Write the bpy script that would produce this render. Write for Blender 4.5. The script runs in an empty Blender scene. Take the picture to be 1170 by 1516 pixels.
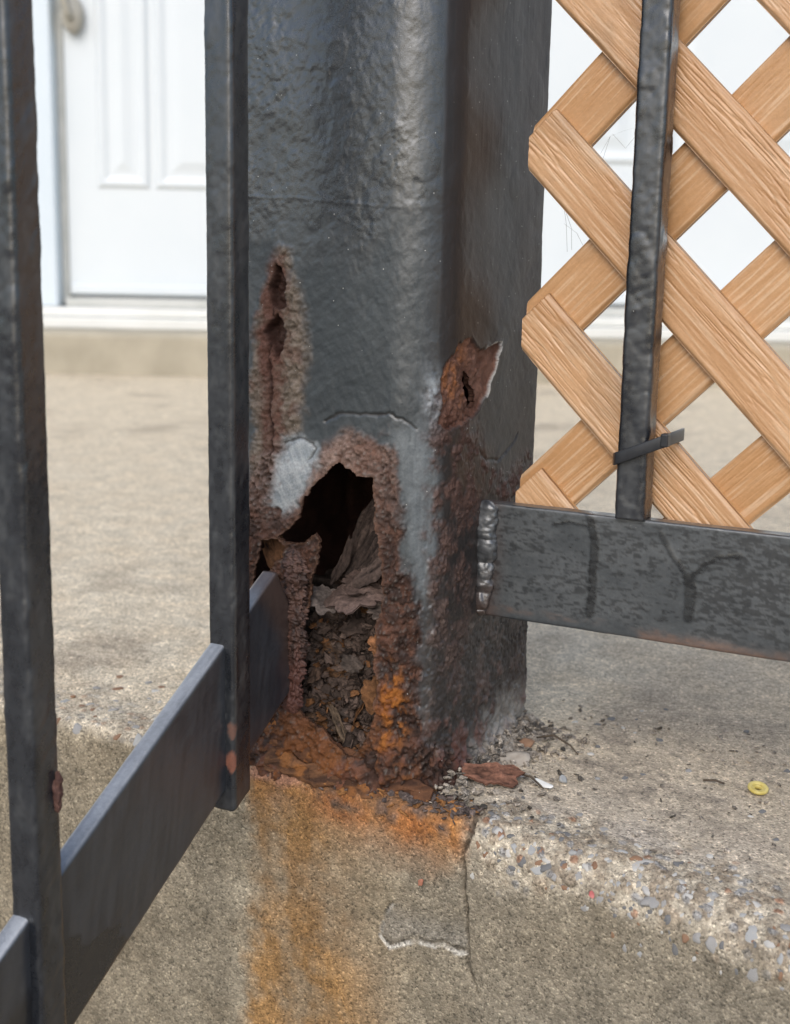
import bpy, math, random
import numpy as np
from mathutils import Matrix, Vector

random.seed(7)
SC = bpy.context.scene
COL = SC.collection

# ------------------------------------------------------------------ camera, sky, sun, exposure
PITCH, ROLL, CAM_H = math.radians(11.0), math.radians(1.1), 0.232
fw = Vector((0, math.cos(PITCH), -math.sin(PITCH)))
r0 = Vector((1, 0, 0)); u0 = r0.cross(fw)
cr, sr = math.cos(ROLL), math.sin(ROLL)
camR = cr * r0 + sr * u0
camU = -sr * r0 + cr * u0
cam = bpy.data.cameras.new('camera')
cam.sensor_fit = 'VERTICAL'; cam.sensor_height = 24.0
cam.lens = 24.0 * 1900.0 / 1516.0
cam.clip_start = 0.02; cam.clip_end = 3000
cam.dof.use_dof = True; cam.dof.focus_distance = 0.555; cam.dof.aperture_fstop = 9.0
camo = bpy.data.objects.new('camera', cam); COL.objects.link(camo)
M = Matrix((camR, camU, -fw)).transposed().to_4x4()
M.translation = (0, 0, CAM_H)
camo.matrix_world = M
SC.camera = camo

SUN_EL, SUN_AZ = math.radians(40), math.radians(-163)     # azimuth from +Y towards +X: behind the viewer, to the left
w = bpy.data.worlds.new('World'); SC.world = w; w.use_nodes = True
nt = w.node_tree; nt.nodes.clear()
sky = nt.nodes.new('ShaderNodeTexSky'); sky.sky_type = 'NISHITA'; sky.sun_disc = False
sky.sun_elevation = SUN_EL; sky.sun_rotation = SUN_AZ
sky.air_density = 1.0; sky.dust_density = 2.0; sky.ozone_density = 0.8
bg = nt.nodes.new('ShaderNodeBackground'); bg.inputs['Strength'].default_value = 0.15
wo = nt.nodes.new('ShaderNodeOutputWorld')
nt.links.new(sky.outputs[0], bg.inputs[0]); nt.links.new(bg.outputs[0], wo.inputs[0])
sl = bpy.data.lights.new('sun', 'SUN'); sl.energy = 1.4; sl.angle = math.radians(50); sl.color = (1.0, 0.985, 0.965)
so = bpy.data.objects.new('sun', sl); COL.objects.link(so)
sd = Vector((math.sin(SUN_AZ) * math.cos(SUN_EL), math.cos(SUN_AZ) * math.cos(SUN_EL), math.sin(SUN_EL)))
so.rotation_euler = sd.to_track_quat('Z', 'Y').to_euler()
vs = SC.view_settings
vs.view_transform = 'Standard'; vs.look = 'None'; vs.gamma = 1.0; vs.exposure = 0.30
vs.use_curve_mapping = False

# ------------------------------------------------------------------ numpy noise
def _hash(ix, iy, iz, seed):
    h = (ix.astype(np.uint32) * np.uint32(374761393) + iy.astype(np.uint32) * np.uint32(668265263)
         + iz.astype(np.uint32) * np.uint32(2147483647) + np.uint32(seed) * np.uint32(2246822519))
    h = (h ^ (h >> np.uint32(13))) * np.uint32(1274126177)
    h = h ^ (h >> np.uint32(16))
    h = h * np.uint32(2654435761); h = h ^ (h >> np.uint32(15))
    return (h & np.uint32(0xFFFFFF)).astype(np.float64) / 0xFFFFFF
def vn(x, y, z=0.0, seed=0):
    x, y, z = np.broadcast_arrays(np.asarray(x, float), np.asarray(y, float), np.asarray(z, float))
    fx, fy, fz = np.floor(x), np.floor(y), np.floor(z)
    ix, iy, iz = fx.astype(np.int64), fy.astype(np.int64), fz.astype(np.int64)
    dx, dy, dz = x - fx, y - fy, z - fz
    sx, sy, sz = (d * d * d * (d * (d * 6 - 15) + 10) for d in (dx, dy, dz))
    def H(a, b, c): return _hash(ix + a, iy + b, iz + c, seed)
    if np.all(dz == 0):
        a = H(0,0,0) * (1-sx) + H(1,0,0) * sx; b = H(0,1,0) * (1-sx) + H(1,1,0) * sx
        return (a * (1-sy) + b * sy) * 2 - 1
    a = (H(0,0,0)*(1-sx)+H(1,0,0)*sx)*(1-sy) + (H(0,1,0)*(1-sx)+H(1,1,0)*sx)*sy
    b = (H(0,0,1)*(1-sx)+H(1,0,1)*sx)*(1-sy) + (H(0,1,1)*(1-sx)+H(1,1,1)*sx)*sy
    return (a * (1-sz) + b * sz) * 2 - 1
def fbm(x, y, z=0.0, o=4, seed=0, g=0.5):
    t = 0; a = 1.0; n = 0
    for i in range(o):
        t = t + a * vn(np.asarray(x) * 2.03**i, np.asarray(y) * 2.03**i, np.asarray(z) * 2.03**i, seed + 17*i); n += a; a *= g
    return t / n
def ridge(x, y, o=3, seed=0):
    t = 0; a = 1.0; n = 0
    for i in range(o):
        t = t + a * (1 - np.abs(vn(x * 2.03**i, y * 2.03**i, 0.0, seed + 31*i))); n += a; a *= .5
    return t / n
def blobs(x, y, seed=0, fill=1.0):
    """rounded bumps scattered one to a cell: 0..1"""
    fx, fy = np.floor(x), np.floor(y); out = np.zeros_like(x)
    for a in (-1, 0, 1):
        for b in (-1, 0, 1):
            ix, iy = (fx + a).astype(np.int64), (fy + b).astype(np.int64); zz = np.zeros_like(ix)
            px = fx + a + _hash(ix, iy, zz, seed); py = fy + b + _hash(ix, iy, zz, seed + 1)
            r = .25 + .5 * _hash(ix, iy, zz, seed + 2); on = _hash(ix, iy, zz, seed + 3) < fill
            d = ((x - px)**2 + (y - py)**2) / (r * r)
            out = np.maximum(out, np.where(on, np.sqrt(np.clip(1 - d, 0, 1)) * r, 0))
    return out
def cells(x, y, seed=0):
    """random value of the nearest feature point, and the distance to it"""
    fx, fy = np.floor(x), np.floor(y); best = np.full(x.shape, 9.0); val = np.zeros_like(x)
    for a in (-1, 0, 1):
        for b in (-1, 0, 1):
            ix, iy = (fx + a).astype(np.int64), (fy + b).astype(np.int64); zz = np.zeros_like(ix)
            px = fx + a + _hash(ix, iy, zz, seed); py = fy + b + _hash(ix, iy, zz, seed + 1)
            d = np.hypot(x - px, y - py); m = d < best
            best = np.where(m, d, best); val = np.where(m, _hash(ix, iy, zz, seed + 5), val)
    return val, best
def sstep(a, b, x):
    t = np.clip((x - a) / (b - a), 0, 1); return t * t * (3 - 2 * t)
def seg_dist(x, y, pts, closed=False):
    best = np.full(np.shape(x), 1e9); n = len(pts)
    for i in range(n if closed else n - 1):
        ax, ay = pts[i]; bx, by = pts[(i + 1) % n]; dx, dy = bx - ax, by - ay
        t = np.clip(((x - ax) * dx + (y - ay) * dy) / (dx * dx + dy * dy + 1e-9), 0, 1)
        best = np.minimum(best, np.hypot(x - ax - t * dx, y - ay - t * dy))
    return best
def sdf(x, y, pts):
    ins = np.zeros(np.shape(x), bool); n = len(pts)
    for i in range(n):
        ax, ay = pts[i]; bx, by = pts[(i + 1) % n]
        c = (ay > y) != (by > y)
        ins ^= c & (x < (bx - ax) * (y - ay) / ((by - ay) if by != ay else 1e-9) + ax)
    return np.where(ins, -1, 1) * seg_dist(x, y, pts, True)
def mix(a, b, m):
    m = np.asarray(m)[..., None]; return np.asarray(a, float) * (1 - m) + np.asarray(b, float) * m

# ------------------------------------------------------------------ mesh helpers
def mesh_np(name, V, quads, mats, col=None, rgh=None, smooth=True, tris=None, matidx=None):
    V = np.asarray(V, np.float32).reshape(-1, 3); quads = np.asarray(quads, np.int32).reshape(-1, 4)
    nq = len(quads); nt_ = 0 if tris is None else len(tris)
    me = bpy.data.meshes.new(name)
    me.vertices.add(len(V)); me.vertices.foreach_set('co', V.ravel())
    li = quads.ravel(); st = np.arange(nq, dtype=np.int32) * 4
    if nt_:
        tr = np.asarray(tris, np.int32)
        st = np.concatenate([st, nq * 4 + np.arange(nt_, dtype=np.int32) * 3]); li = np.concatenate([li, tr.ravel()])
    me.loops.add(len(li)); me.loops.foreach_set('vertex_index', li)
    me.polygons.add(len(st)); me.polygons.foreach_set('loop_start', st)
    if smooth: me.polygons.foreach_set('use_smooth', np.ones(len(st), bool))
    for m in (mats if isinstance(mats, (list, tuple)) else [mats]): me.materials.append(m)
    if matidx is not None: me.polygons.foreach_set('material_index', np.asarray(matidx, np.int32))
    if col is not None:
        c = np.ones((len(V), 4), np.float32); c[:, :3] = np.asarray(col).reshape(-1, 3)
        me.attributes.new('Col', 'FLOAT_COLOR', 'POINT').data.foreach_set('color', c.ravel())
    if rgh is not None:
        me.attributes.new('Rgh', 'FLOAT', 'POINT').data.foreach_set('value', np.asarray(rgh, np.float32).ravel())
    me.update(calc_edges=True); me.validate()
    return me
def add(name, me, parent=None, loc=None, rotz=None):
    o = bpy.data.objects.new(name, me); COL.objects.link(o)
    if parent: o.parent = parent
    if loc is not None: o.location = loc
    if rotz is not None: o.rotation_euler = (0, 0, rotz)
    return o
def tag(o, label=None, cat=None, group=None, kind=None):
    if label: o['label'] = label
    if cat: o['category'] = cat
    if group: o['group'] = group
    if kind: o['kind'] = kind
    return o
def grid_quads(n, m, closed_m=False):
    i = np.arange(n - 1)[:, None]; j = np.arange(m if closed_m else m - 1)[None, :]
    j2 = (j + 1) % m
    return np.stack([i * m + j, i * m + j2, (i + 1) * m + j2, (i + 1) * m + j], -1).reshape(-1, 4)

# ------------------------------------------------------------------ materials
def new_mat(name):
    m = bpy.data.materials.new(name); m.use_nodes = True; n = m.node_tree.nodes; n.clear()
    out = n.new('ShaderNodeOutputMaterial'); b = n.new('ShaderNodeBsdfPrincipled')
    m.node_tree.links.new(b.outputs[0], out.inputs[0]); return m, m.node_tree, b
def attr_mat(name, scale=900, var=.35, bump=.25, bdist=.0004, spec=.5, specks=0.0, coat=0.0, grain=0.0, gscale=700, rbump=False, far=0.0):
    """colour and roughness from the surface's own attributes, fine grain from noise"""
    m, t, b = new_mat(name); N, Lk = t.nodes, t.links
    def math_(op, a, b_=None, c=None):
        n = N.new('ShaderNodeMath'); n.operation = op
        for i, v_ in enumerate((a, b_, c)):
            if v_ is None: continue
            if isinstance(v_, (int, float)): n.inputs[i].default_value = v_
            else: Lk.new(v_, n.inputs[i])
        return n.outputs[0]
    def rng_(x, a0, a1, b0, b1):
        n = N.new('ShaderNodeMapRange'); Lk.new(x, n.inputs[0])
        for i, v_ in enumerate((a0, a1, b0, b1)): n.inputs[i + 1].default_value = v_
        return n.outputs[0]
    ca = N.new('ShaderNodeAttribute'); ca.attribute_name = 'Col'
    ra = N.new('ShaderNodeAttribute'); ra.attribute_name = 'Rgh'
    tc = N.new('ShaderNodeTexCoord')
    no = N.new('ShaderNodeTexNoise'); no.inputs['Scale'].default_value = scale; no.inputs['Detail'].default_value = 5; no.inputs['Roughness'].default_value = .7
    Lk.new(tc.outputs['Object'], no.inputs['Vector'])
    fac = rng_(no.outputs[0], .25, .75, 1 - var, 1 + var)
    height = no.outputs[0]
    if grain:
        for sc_, g_ in ((gscale, grain), (gscale * .5, grain * .32)):
            vo = N.new('ShaderNodeTexVoronoi'); vo.inputs['Scale'].default_value = sc_; Lk.new(tc.outputs['Object'], vo.inputs['Vector'])
            sx = N.new('ShaderNodeSeparateXYZ'); Lk.new(vo.outputs['Color'], sx.inputs[0])
            rp = N.new('ShaderNodeValToRGB'); Lk.new(sx.outputs[0], rp.inputs[0]); cr_ = rp.color_ramp; cr_.interpolation = 'CONSTANT'
            cr_.elements[0].position = 0; cr_.elements[0].color = ((1 - g_) * .5,) * 3 + (1,); cr_.elements[1].position = .10; cr_.elements[1].color = (.44,) * 3 + (1,)
            for p_, v_ in ((.35, .5), (.62, .54), (.84, .5 + .30 * g_), (.93, .5 + .62 * g_)): cr_.elements.new(p_).color = (v_,) * 3 + (1,)
            fac = math_('MULTIPLY', fac, math_('MULTIPLY', rp.outputs[0], 2.0))
            height = math_('MULTIPLY_ADD', vo.outputs['Distance'], -.8, height)
    if far:
        for sc_ in (40, 110, 260):
            n2 = N.new('ShaderNodeTexNoise'); n2.inputs['Scale'].default_value = sc_; n2.inputs['Detail'].default_value = 3; Lk.new(tc.outputs['Object'], n2.inputs['Vector'])
            fac = math_('MULTIPLY', fac, rng_(n2.outputs[0], .3, .7, 1 - far, 1 + far))
    mx = N.new('ShaderNodeVectorMath'); mx.operation = 'SCALE'
    Lk.new(ca.outputs['Color'], mx.inputs[0]); Lk.new(fac, mx.inputs['Scale'])
    last = mx.outputs[0]
    if specks:  # pale dust dots in the base colour, also standing in for glints
        vo = N.new('ShaderNodeTexVoronoi'); vo.inputs['Scale'].default_value = 420
        Lk.new(tc.outputs['Object'], vo.inputs['Vector'])
        sx = N.new('ShaderNodeSeparateXYZ'); Lk.new(vo.outputs['Color'], sx.inputs[0])
        g1 = math_('LESS_THAN', vo.outputs['Distance'], math_('MULTIPLY', sx.outputs[1], .11)); g2 = math_('LESS_THAN', sx.outputs[0], specks)
        mm = N.new('ShaderNodeMix'); mm.data_type = 'RGBA'; mm.inputs['B'].default_value = (.42, .41, .38, 1)
        Lk.new(math_('MULTIPLY', g1, g2), mm.inputs[0]); Lk.new(last, mm.inputs['A']); last = mm.outputs['Result']
    Lk.new(last, b.inputs['Base Color'])
    Lk.new(math_('MULTIPLY_ADD', no.outputs[0], .22, math_('SUBTRACT', ra.outputs['Fac'], .11)), b.inputs['Roughness'])
    b.inputs['Specular IOR Level'].default_value = spec
    if rbump: Lk.new(rng_(ra.outputs['Fac'], .42, .66, spec, .22), b.inputs['Specular IOR Level'])
    if coat: b.inputs['Coat Roughness'].default_value = .26; Lk.new(rng_(ra.outputs['Fac'], .40, .56, coat, 0.0), b.inputs['Coat Weight'])
    bp = N.new('ShaderNodeBump'); bp.inputs['Strength'].default_value = bump; bp.inputs['Distance'].default_value = bdist
    if rbump: Lk.new(rng_(ra.outputs['Fac'], .56, .70, bump, .95), bp.inputs['Strength'])
    Lk.new(height, bp.inputs['Height']); Lk.new(bp.outputs[0], b.inputs['Normal'])
    return m
def noise_mat(name, c1, c2, scale=60, rough=.5, bump=.2, bdist=.001, spec=.5, stretch=(1,1,1), detail=5):
    m, t, b = new_mat(name); N, Lk = t.nodes, t.links
    tc = N.new('ShaderNodeTexCoord'); mp = N.new('ShaderNodeMapping'); mp.inputs['Scale'].default_value = stretch
    Lk.new(tc.outputs['Object'], mp.inputs[0])
    no = N.new('ShaderNodeTexNoise'); no.inputs['Scale'].default_value = scale; no.inputs['Detail'].default_value = detail
    Lk.new(mp.outputs[0], no.inputs['Vector'])
    r = N.new('ShaderNodeValToRGB'); r.color_ramp.elements[0].position = .3; r.color_ramp.elements[1].position = .7
    r.color_ramp.elements[0].color = (*c1, 1); r.color_ramp.elements[1].color = (*c2, 1)
    Lk.new(no.outputs[0], r.inputs[0]); Lk.new(r.outputs[0], b.inputs['Base Color'])
    b.inputs['Roughness'].default_value = rough; b.inputs['Specular IOR Level'].default_value = spec
    if bump:
        bp = N.new('ShaderNodeBump'); bp.inputs['Strength'].default_value = bump; bp.inputs['Distance'].default_value = bdist
        Lk.new(no.outputs[0], bp.inputs['Height']); Lk.new(bp.outputs[0], b.inputs['Normal'])
    return m
M_STEEL = attr_mat('painted_rusty_steel', 900, .32, .18, .0007, 1.0, specks=.10, rbump=True, coat=.7)
M_PAINT = attr_mat('lumpy_black_paint', 500, .22, .18, .0004, .9, specks=.12, coat=.5)
M_CONC = attr_mat('concrete', 1100, .22, .6, .0009, .3, grain=.46, gscale=1150, far=.12)
M_FLAKE = attr_mat('rust_flakes', 500, .5, .9, .0009, .3, rbump=True)
M_LATT = attr_mat('lattice_plastic', 700, .10, .30, .0003, .45)
M_WHITE = noise_mat('white_door_paint', (.62,.67,.70), (.68,.72,.74), 3, .45, .03, .001)
M_FRAME = noise_mat('white_frame_paint', (.58,.66,.72), (.64,.71,.76), 4, .4, .03, .001)
M_SILL = noise_mat('sill_vinyl', (.66,.66,.62), (.76,.76,.73), 9, .5, .05, .001)
M_SEAL = noise_mat('grey_weather_seal', (.46,.47,.44), (.56,.56,.53), 20, .7, .05)
M_HANDLE = noise_mat('satin_nickel', (.38,.36,.31), (.46,.44,.38), 30, .35, .03)
M_STEP = noise_mat('step_concrete', (.33,.295,.225), (.43,.385,.30), 14, .85, .5, .004)
M_SIDING = noise_mat('white_siding', (.74,.76,.77), (.80,.82,.82), 5, .5, .05)
M_GROUND = noise_mat('ground', (.16,.14,.11), (.24,.21,.17), 5, .9, .4, .01)
M_BLACKPL = noise_mat('black_nylon', (.018,.019,.022), (.03,.031,.034), 300, .38, .1, .0003)
M_YELLOW = noise_mat('yellow_plastic', (.46,.36,.08), (.58,.49,.18), 300, .5, .1, .0004)
M_PCHIP = noise_mat('white_paint_chip', (.6,.6,.57), (.75,.75,.72), 300, .6, .1, .0004)
M_PINK = noise_mat('red_plastic', (.42,.11,.10), (.50,.16,.14), 300, .5, .1, .0004)
M_MORTAR = noise_mat('old_mortar', (.30,.26,.21), (.42,.37,.31), 300, .9, .5, .0008)
M_WEB = noise_mat('cobweb', (.06,.055,.05), (.10,.095,.09), 300, .7, 0)
M_TWIG = noise_mat('dry_twig', (.05,.035,.025), (.10,.075,.05), 400, .8, .2, .0004)

# ------------------------------------------------------------------ the railing's frame: t along the landing edge, w back from it
TH = math.radians(28.0)
C0 = Vector((.0163, .5265, 0)); uu = Vector((math.cos(TH), -math.sin(TH), 0)); vv = Vector((math.sin(TH), math.cos(TH), 0))
def Wp(t, w_, z=0.0): return C0 + uu * t + vv * w_ + Vector((0, 0, z))
def empty(name, t, w_, z=0.0):
    o = bpy.data.objects.new(name, None); COL.objects.link(o); o.location = Wp(t, w_, z); o.rotation_euler = (0, 0, -TH)
    o.empty_display_size = .02; return o
LP = 108.0   # post side, mm

# ------------------------------------------------------------------ landing (concrete)
EDGE = np.array([(-3000,40), (-239.2,-2), (-156.2,-2.6), (-70.0,-4.6), (-3.9,-7.5), (26.6,-9.5), (90.8,-21.5), (163.8,-38.2), (400,-100), (3000,-800)])
CRACK = [(27,9), (24.9,-0.5), (24.3,-8.4), (22.2,-15.1), (23.6,-27.2), (24.3,-39.6), (25.8,-55.1), (27.1,-64.3), (30.2,-71.4), (32,-78)]
SPALL = [(-12.5,-47), (-16.9,-53.6), (-17.4,-63.0), (-13.8,-68.0), (-5.4,-63.5), (1.3,-60.4), (9.6,-60.2), (14,-58), (19.5,-60.1), (25.2,-58.9), (26,-66), (29,-72)]
def cum(a, b, step, grow=0.0, mx=1e9):
    out = [a]; s = step
    while out[-1] < b: out.append(out[-1] + s); s = min(s * (1 + grow), mx)
    return np.array(out)
def build_landing():
    fine = .72
    t = np.concatenate([-cum(262, 3200, .9, .03, 40)[::-1], np.arange(-260, 196, fine), cum(197, 3000, 1.0, .06, 60)])
    q = np.concatenate([-cum(110, 3500, .9, .035, 60)[::-1], np.arange(-109.5, 182, fine), cum(183, 560, 2, .3, 60)])
    T, Q = np.meshgrid(t, q, indexing='ij')
    gt = np.gradient(t)[:, None]; gq = np.gradient(q)[None, :]; cell = np.maximum(gt, gq) + 0 * T
    e = np.interp(T, EDGE[:, 0], EDGE[:, 1])
    e = e + 1.6 * fbm(T / 45, T * 0 + .5, o=3, seed=3)
    R = 9 + 9 * sstep(15, 70, T) + 2.5 * fbm(T / 30, T * 0 + 3.5, o=3, seed=5)
    a = R * math.pi / 4
    ang = np.clip((Q + a) / (2 * a), 0, 1) * (math.pi / 2)
    back = np.where(Q < -a, -Q - a + R, R - R * np.sin(ang)); zz = np.where(Q > a, -(Q - a) - R, -(R - R * np.cos(ang)))
    nx_w = -np.sin(ang); nz = np.cos(ang)
    wv = e + back
    front = sstep(.3, 1.2, ang); topm = 1 - front
    near = np.exp(-np.clip(np.hypot(T + 30, np.minimum(Q, 0) * .8) - 300, 0, None) / 400)
    # relief (mm)
    c1, d1 = cells(T / 1.9, Q / 1.9, 11); c2, d2 = cells(T / 4.6, Q / 4.6, 21)
    grain = (.5 - d1) * .85; peb = np.where(c2 > .62, np.clip(.42 - d2, 0, 1) * 2.2, 0)
    n20 = fbm(T / 22, Q / 22, o=4, seed=31) * np.clip(9 / cell, 0, 1); n6 = fbm(T / 6, Q / 6, o=3, seed=33) * np.clip(2.2 / cell, 0, 1); n80 = fbm(T / 90, Q / 90, o=3, seed=35)
    # worn strip along the edge, where the aggregate shows
    w1 = -26 - 10 * sstep(40, 160, T) + 13 * n20; w2 = 12 + 12 * n20 + 6 * fbm(T / 40, Q * 0, o=2, seed=8)
    worn = sstep(w1 - 6, w1 + 6, Q) * (1 - sstep(w2 - 7, w2 + 7, Q)) * sstep(8, 30, T + 6 * n6)
    wornL = sstep(-60, -25, Q + 14 * n20) * (1 - sstep(-4, 6, Q + 5 * n20)) * (1 - sstep(-115, -95, T)) * .6
    worn = np.maximum(worn, wornL)
    D = (.13 * grain + .6 * n20 + .16 * n6) * near + 1.6 * n80 * near
    D = D + worn * (peb * 1.2 + 1.1 * n6 + .75 * grain - .5) * near
    # cracks and the spalled skin on the front
    jit = 1.1 * fbm(T / 4, Q / 4, o=3, seed=41); Zf = zz
    dcr = seg_dist(T + jit, Zf + .8 * fbm(T / 3, Q / 3, o=2, seed=43), CRACK)
    wcr = .75 * (1 - .6 * sstep(-20, -70, Zf)) * (.6 + .7 * np.clip(.5 + fbm(T / 9, Q / 9, o=2, seed=45), 0, 1))
    crk = 1 - sstep(wcr * .5, wcr * 1.5, dcr)
    dsp = seg_dist(T + jit * 1.6, Zf + jit, SPALL); spl = 1 - sstep(.4, 1.5, dsp)
    polysp = SPALL[:11] + [(24, -36), (-10, -34)]
    insp = sstep(1.5, -1.5, sdf(T + jit, Zf + jit, polysp)) * sstep(-42, -58, Zf + 6 * n20)
    onf = sstep(-2, 2, Q)
    D = D - crk * 2.6 * sstep(-12, 0, Q + 3) - spl * 1.9 * onf * (.4 + .6 * sstep(-.4, .3, n20)) + insp * onf * (-1.0)
    # old mortar bed under the post: lifted skin that breaks away at the edge
    mort = sstep(3, -3, sdf(T + 4 * n6, Q + 4 * n6, [(-92,-22), (-52,-26), (-44,-8), (-56,2), (-92,5)]))
    base = sstep(4, -2, sdf(T + 5 * n6, Q + 5 * n6, [(-60,-14), (-20,-13), (25,-14), (24,-2), (10,3), (-8,0), (-20,6), (-30,1), (-52,3)]))
    D = D + mort * (1.6 + .5 * n6) + base * .8
    # ---- colours (linear)
    g1 = _hash(np.floor(c1 * 9e5).astype(np.int64), T.astype(np.int64) * 0, T.astype(np.int64) * 0, 3)
    g1 = .5 + (g1 - .5) * np.clip(1.0 / cell, 0, 1) * .6
    light = np.array((.62, .515, .37)); mid = np.array((.34, .285, .215)); dark = np.array((.17, .15, .12))
    top = mix(light, (.63,.55,.42), np.clip(.5 + .9 * n20, 0, 1))
    top = mix(top, (.33,.27,.20), np.clip(sstep(.1, .6, n80) * .6 + sstep(.25, .6, n6) * .35, 0, 1))
    # dusty grey-brown ground right of the post
    dusty = sstep(-5, 50, T) * (1 - sstep(140, 420, -Q)) * (.7 + .4 * n20)
    top = mix(top, (.39,.325,.245), np.clip(dusty * 1.1, 0, 1)); top = mix(top, (.47,.42,.36), np.clip(dusty * sstep(-75, -25, Q) * .75, 0, 1))
    top = mix(top, (.16,.135,.11), np.clip(sstep(.30, .55, fbm(T / 9, Q / 9, o=3, seed=37)) * dusty * .6 * np.clip(2 / cell, 0, 1), 0, 1))
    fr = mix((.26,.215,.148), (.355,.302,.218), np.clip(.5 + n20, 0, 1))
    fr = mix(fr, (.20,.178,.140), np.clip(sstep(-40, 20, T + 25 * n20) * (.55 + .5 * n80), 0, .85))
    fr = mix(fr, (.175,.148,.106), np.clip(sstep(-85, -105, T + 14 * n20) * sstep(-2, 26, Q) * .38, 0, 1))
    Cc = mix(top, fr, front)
    Cc = Cc * (1 + (g1 - .5) * .35)[..., None]
    wc = mix((.48,.42,.325), (.30,.245,.18), np.clip(.36 + 1.5 * n6 + .5 * (d1 - .4), 0, 1))
    wc = mix(wc, (.25,.25,.25), (c2 > .86) * sstep(.5, .35, d2) * .8); wc = mix(wc, (.26,.13,.075), ((c2 > .80) & (c2 <= .86)) * sstep(.5, .35, d2) * .8)
    wc = wc * (1 + (g1 - .5) * .6)[..., None]
    Cc = mix(Cc, wc, np.clip(worn * 1.05, 0, 1))
    # rust stain run down the front under the post
    sx = T + 12 * fbm(T / 22, Zf / 45, o=4, seed=51) + 4 * n6
    col_ = sstep(-97, -82, sx) * (1 - sstep(-62, -8, sx + .16 * Zf))
    run = np.clip(.55 + .5 * fbm(T / 9, Zf / 60, o=3, seed=53) + 1.0 * n20 + .5 * n6, 0, 1)
    stain = np.clip(col_ * (.35 + .65 * run) * (.70 + .25 * sstep(-45, -95, Zf) + .25 * sstep(-60, -10, Zf)), 0, 1) * sstep(-18, -6, Q)
    hot = sstep(-14, -5, Q) * (1 - sstep(2, 34, Q + 12 * n20 + 6 * n6 + 8 * sstep(-20, -60, sx))) * sstep(-94, -84, sx) * (1 - sstep(18, 27, T + 3 * n6))
    Cc = mix(Cc, mix((.225,.122,.05), (.315,.18,.072), np.clip(.4 + .5 * n20 + .5 * sstep(-50, -110, Zf), 0, 1)) * (1 + (g1 - .5) * .2)[..., None], np.clip(stain * 1.15, 0, 1))
    hc = mix((.30,.112,.036), (.40,.19,.062), np.clip(.35 + .8 * n20 + .3 * n6 + .4 * sstep(-20, 20, T), 0, 1)) * (1 + (g1 - .5) * .25)[..., None]
    Cc = mix(Cc, hc, np.clip(hot * np.clip(.85 + .5 * n6, .3, 1), 0, 1))
    Cc = mix(Cc, mix((.30,.15,.095), (.40,.22,.14), np.clip(.5 + 1.2 * n6, 0, 1)), mort * .9 * (1 - sstep(2, 7, Q)))
    Cc = mix(Cc, mix((.07,.055,.05), (.22,.12,.06), np.clip(.5 + 1.6 * n6, 0, 1)), base * .8)
    dlo = seg_dist(T + jit * 1.6, Zf + jit + 1.5, SPALL[:10]); Cc = mix(Cc, (.55,.52,.46), (1 - sstep(.3, 1.2, dlo)) * onf * np.clip(.35 + 1.8 * n6 + .5 * sstep(-52, -60, Zf), 0, .85))
    Cc = mix(Cc, (.27,.255,.225), insp * onf * .5); Cc = mix(Cc, (.045,.038,.03), (1 - sstep(.3, .9, dsp)) * onf * .7 * sstep(-.2, .3, n6 + .2))
    Cc = mix(Cc, (.05,.042,.033), crk * sstep(-12, 0, Q + 3) * .8)
    Cc = np.clip(Cc, .01, .9)
    P = np.stack([T, wv + D * nx_w, zz + D * nz], -1) / 1000
    me = mesh_np('landing', P, grid_quads(*T.shape), M_CONC, Cc, np.full(T.shape, .85))
    o = add('landing', me, None, C0, -TH); tag(o, kind='structure')
    def surf(tv, qv):
        i = np.searchsorted(t, tv); j = np.searchsorted(q, qv)
        return P[i, j], ang[i, j], (tv, qv)
    return o, surf
landing, surf = build_landing()

# stones of the aggregate that show in the worn edge: each a piece of the landing
def stone_mesh(name, seed, mat):
    rng = np.random.RandomState(seed); nu, nv_ = 14, 7; ph_ = rng.uniform(0, 6.28, 4); am = rng.uniform(.04, .16, 4)
    V = []
    for j in range(nv_):
        ph = math.pi * (j + .5) / nv_
        for i in range(nu):
            th = 2 * math.pi * i / nu; r = 1 + sum(am[k] * math.sin((k + 1) * th + ph_[k]) for k in range(4)) + .05 * rng.uniform(-1, 1)
            V.append((r * math.sin(ph)**.7 * math.cos(th), r * math.sin(ph)**.7 * math.sin(th), math.cos(ph) * (.9 + .12 * rng.rand())))
    V.append((0, 0, .95)); V.append((0, 0, -1)); Q_ = grid_quads(nv_, nu, True)
    T_ = [(nu * nv_, i, (i + 1) % nu) for i in range(nu)] + [(nu * nv_ + 1, (nv_ - 1) * nu + (i + 1) % nu, (nv_ - 1) * nu + i) for i in range(nu)]
    return mesh_np(name, V, Q_[:, ::-1], mat, tris=T_)
STONE_M = [noise_mat('stone_' + n, a, b, 260, .75, .35, .0006) for n, a, b in (
    ('grey', (.25,.245,.235), (.36,.35,.335)), ('pale', (.44,.425,.40), (.54,.525,.49)), ('dark', (.12,.12,.12), (.19,.19,.19)),
    ('brown', (.20,.11,.065), (.29,.17,.10)), ('bluegrey', (.30,.305,.305), (.40,.40,.39)), ('brick', (.34,.13,.08), (.42,.19,.12)))]
STONES = [stone_mesh('stone', k * 5 + j, STONE_M[k]) for k in range(5) for j in range(3)]
rs = np.random.RandomState(4)
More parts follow.
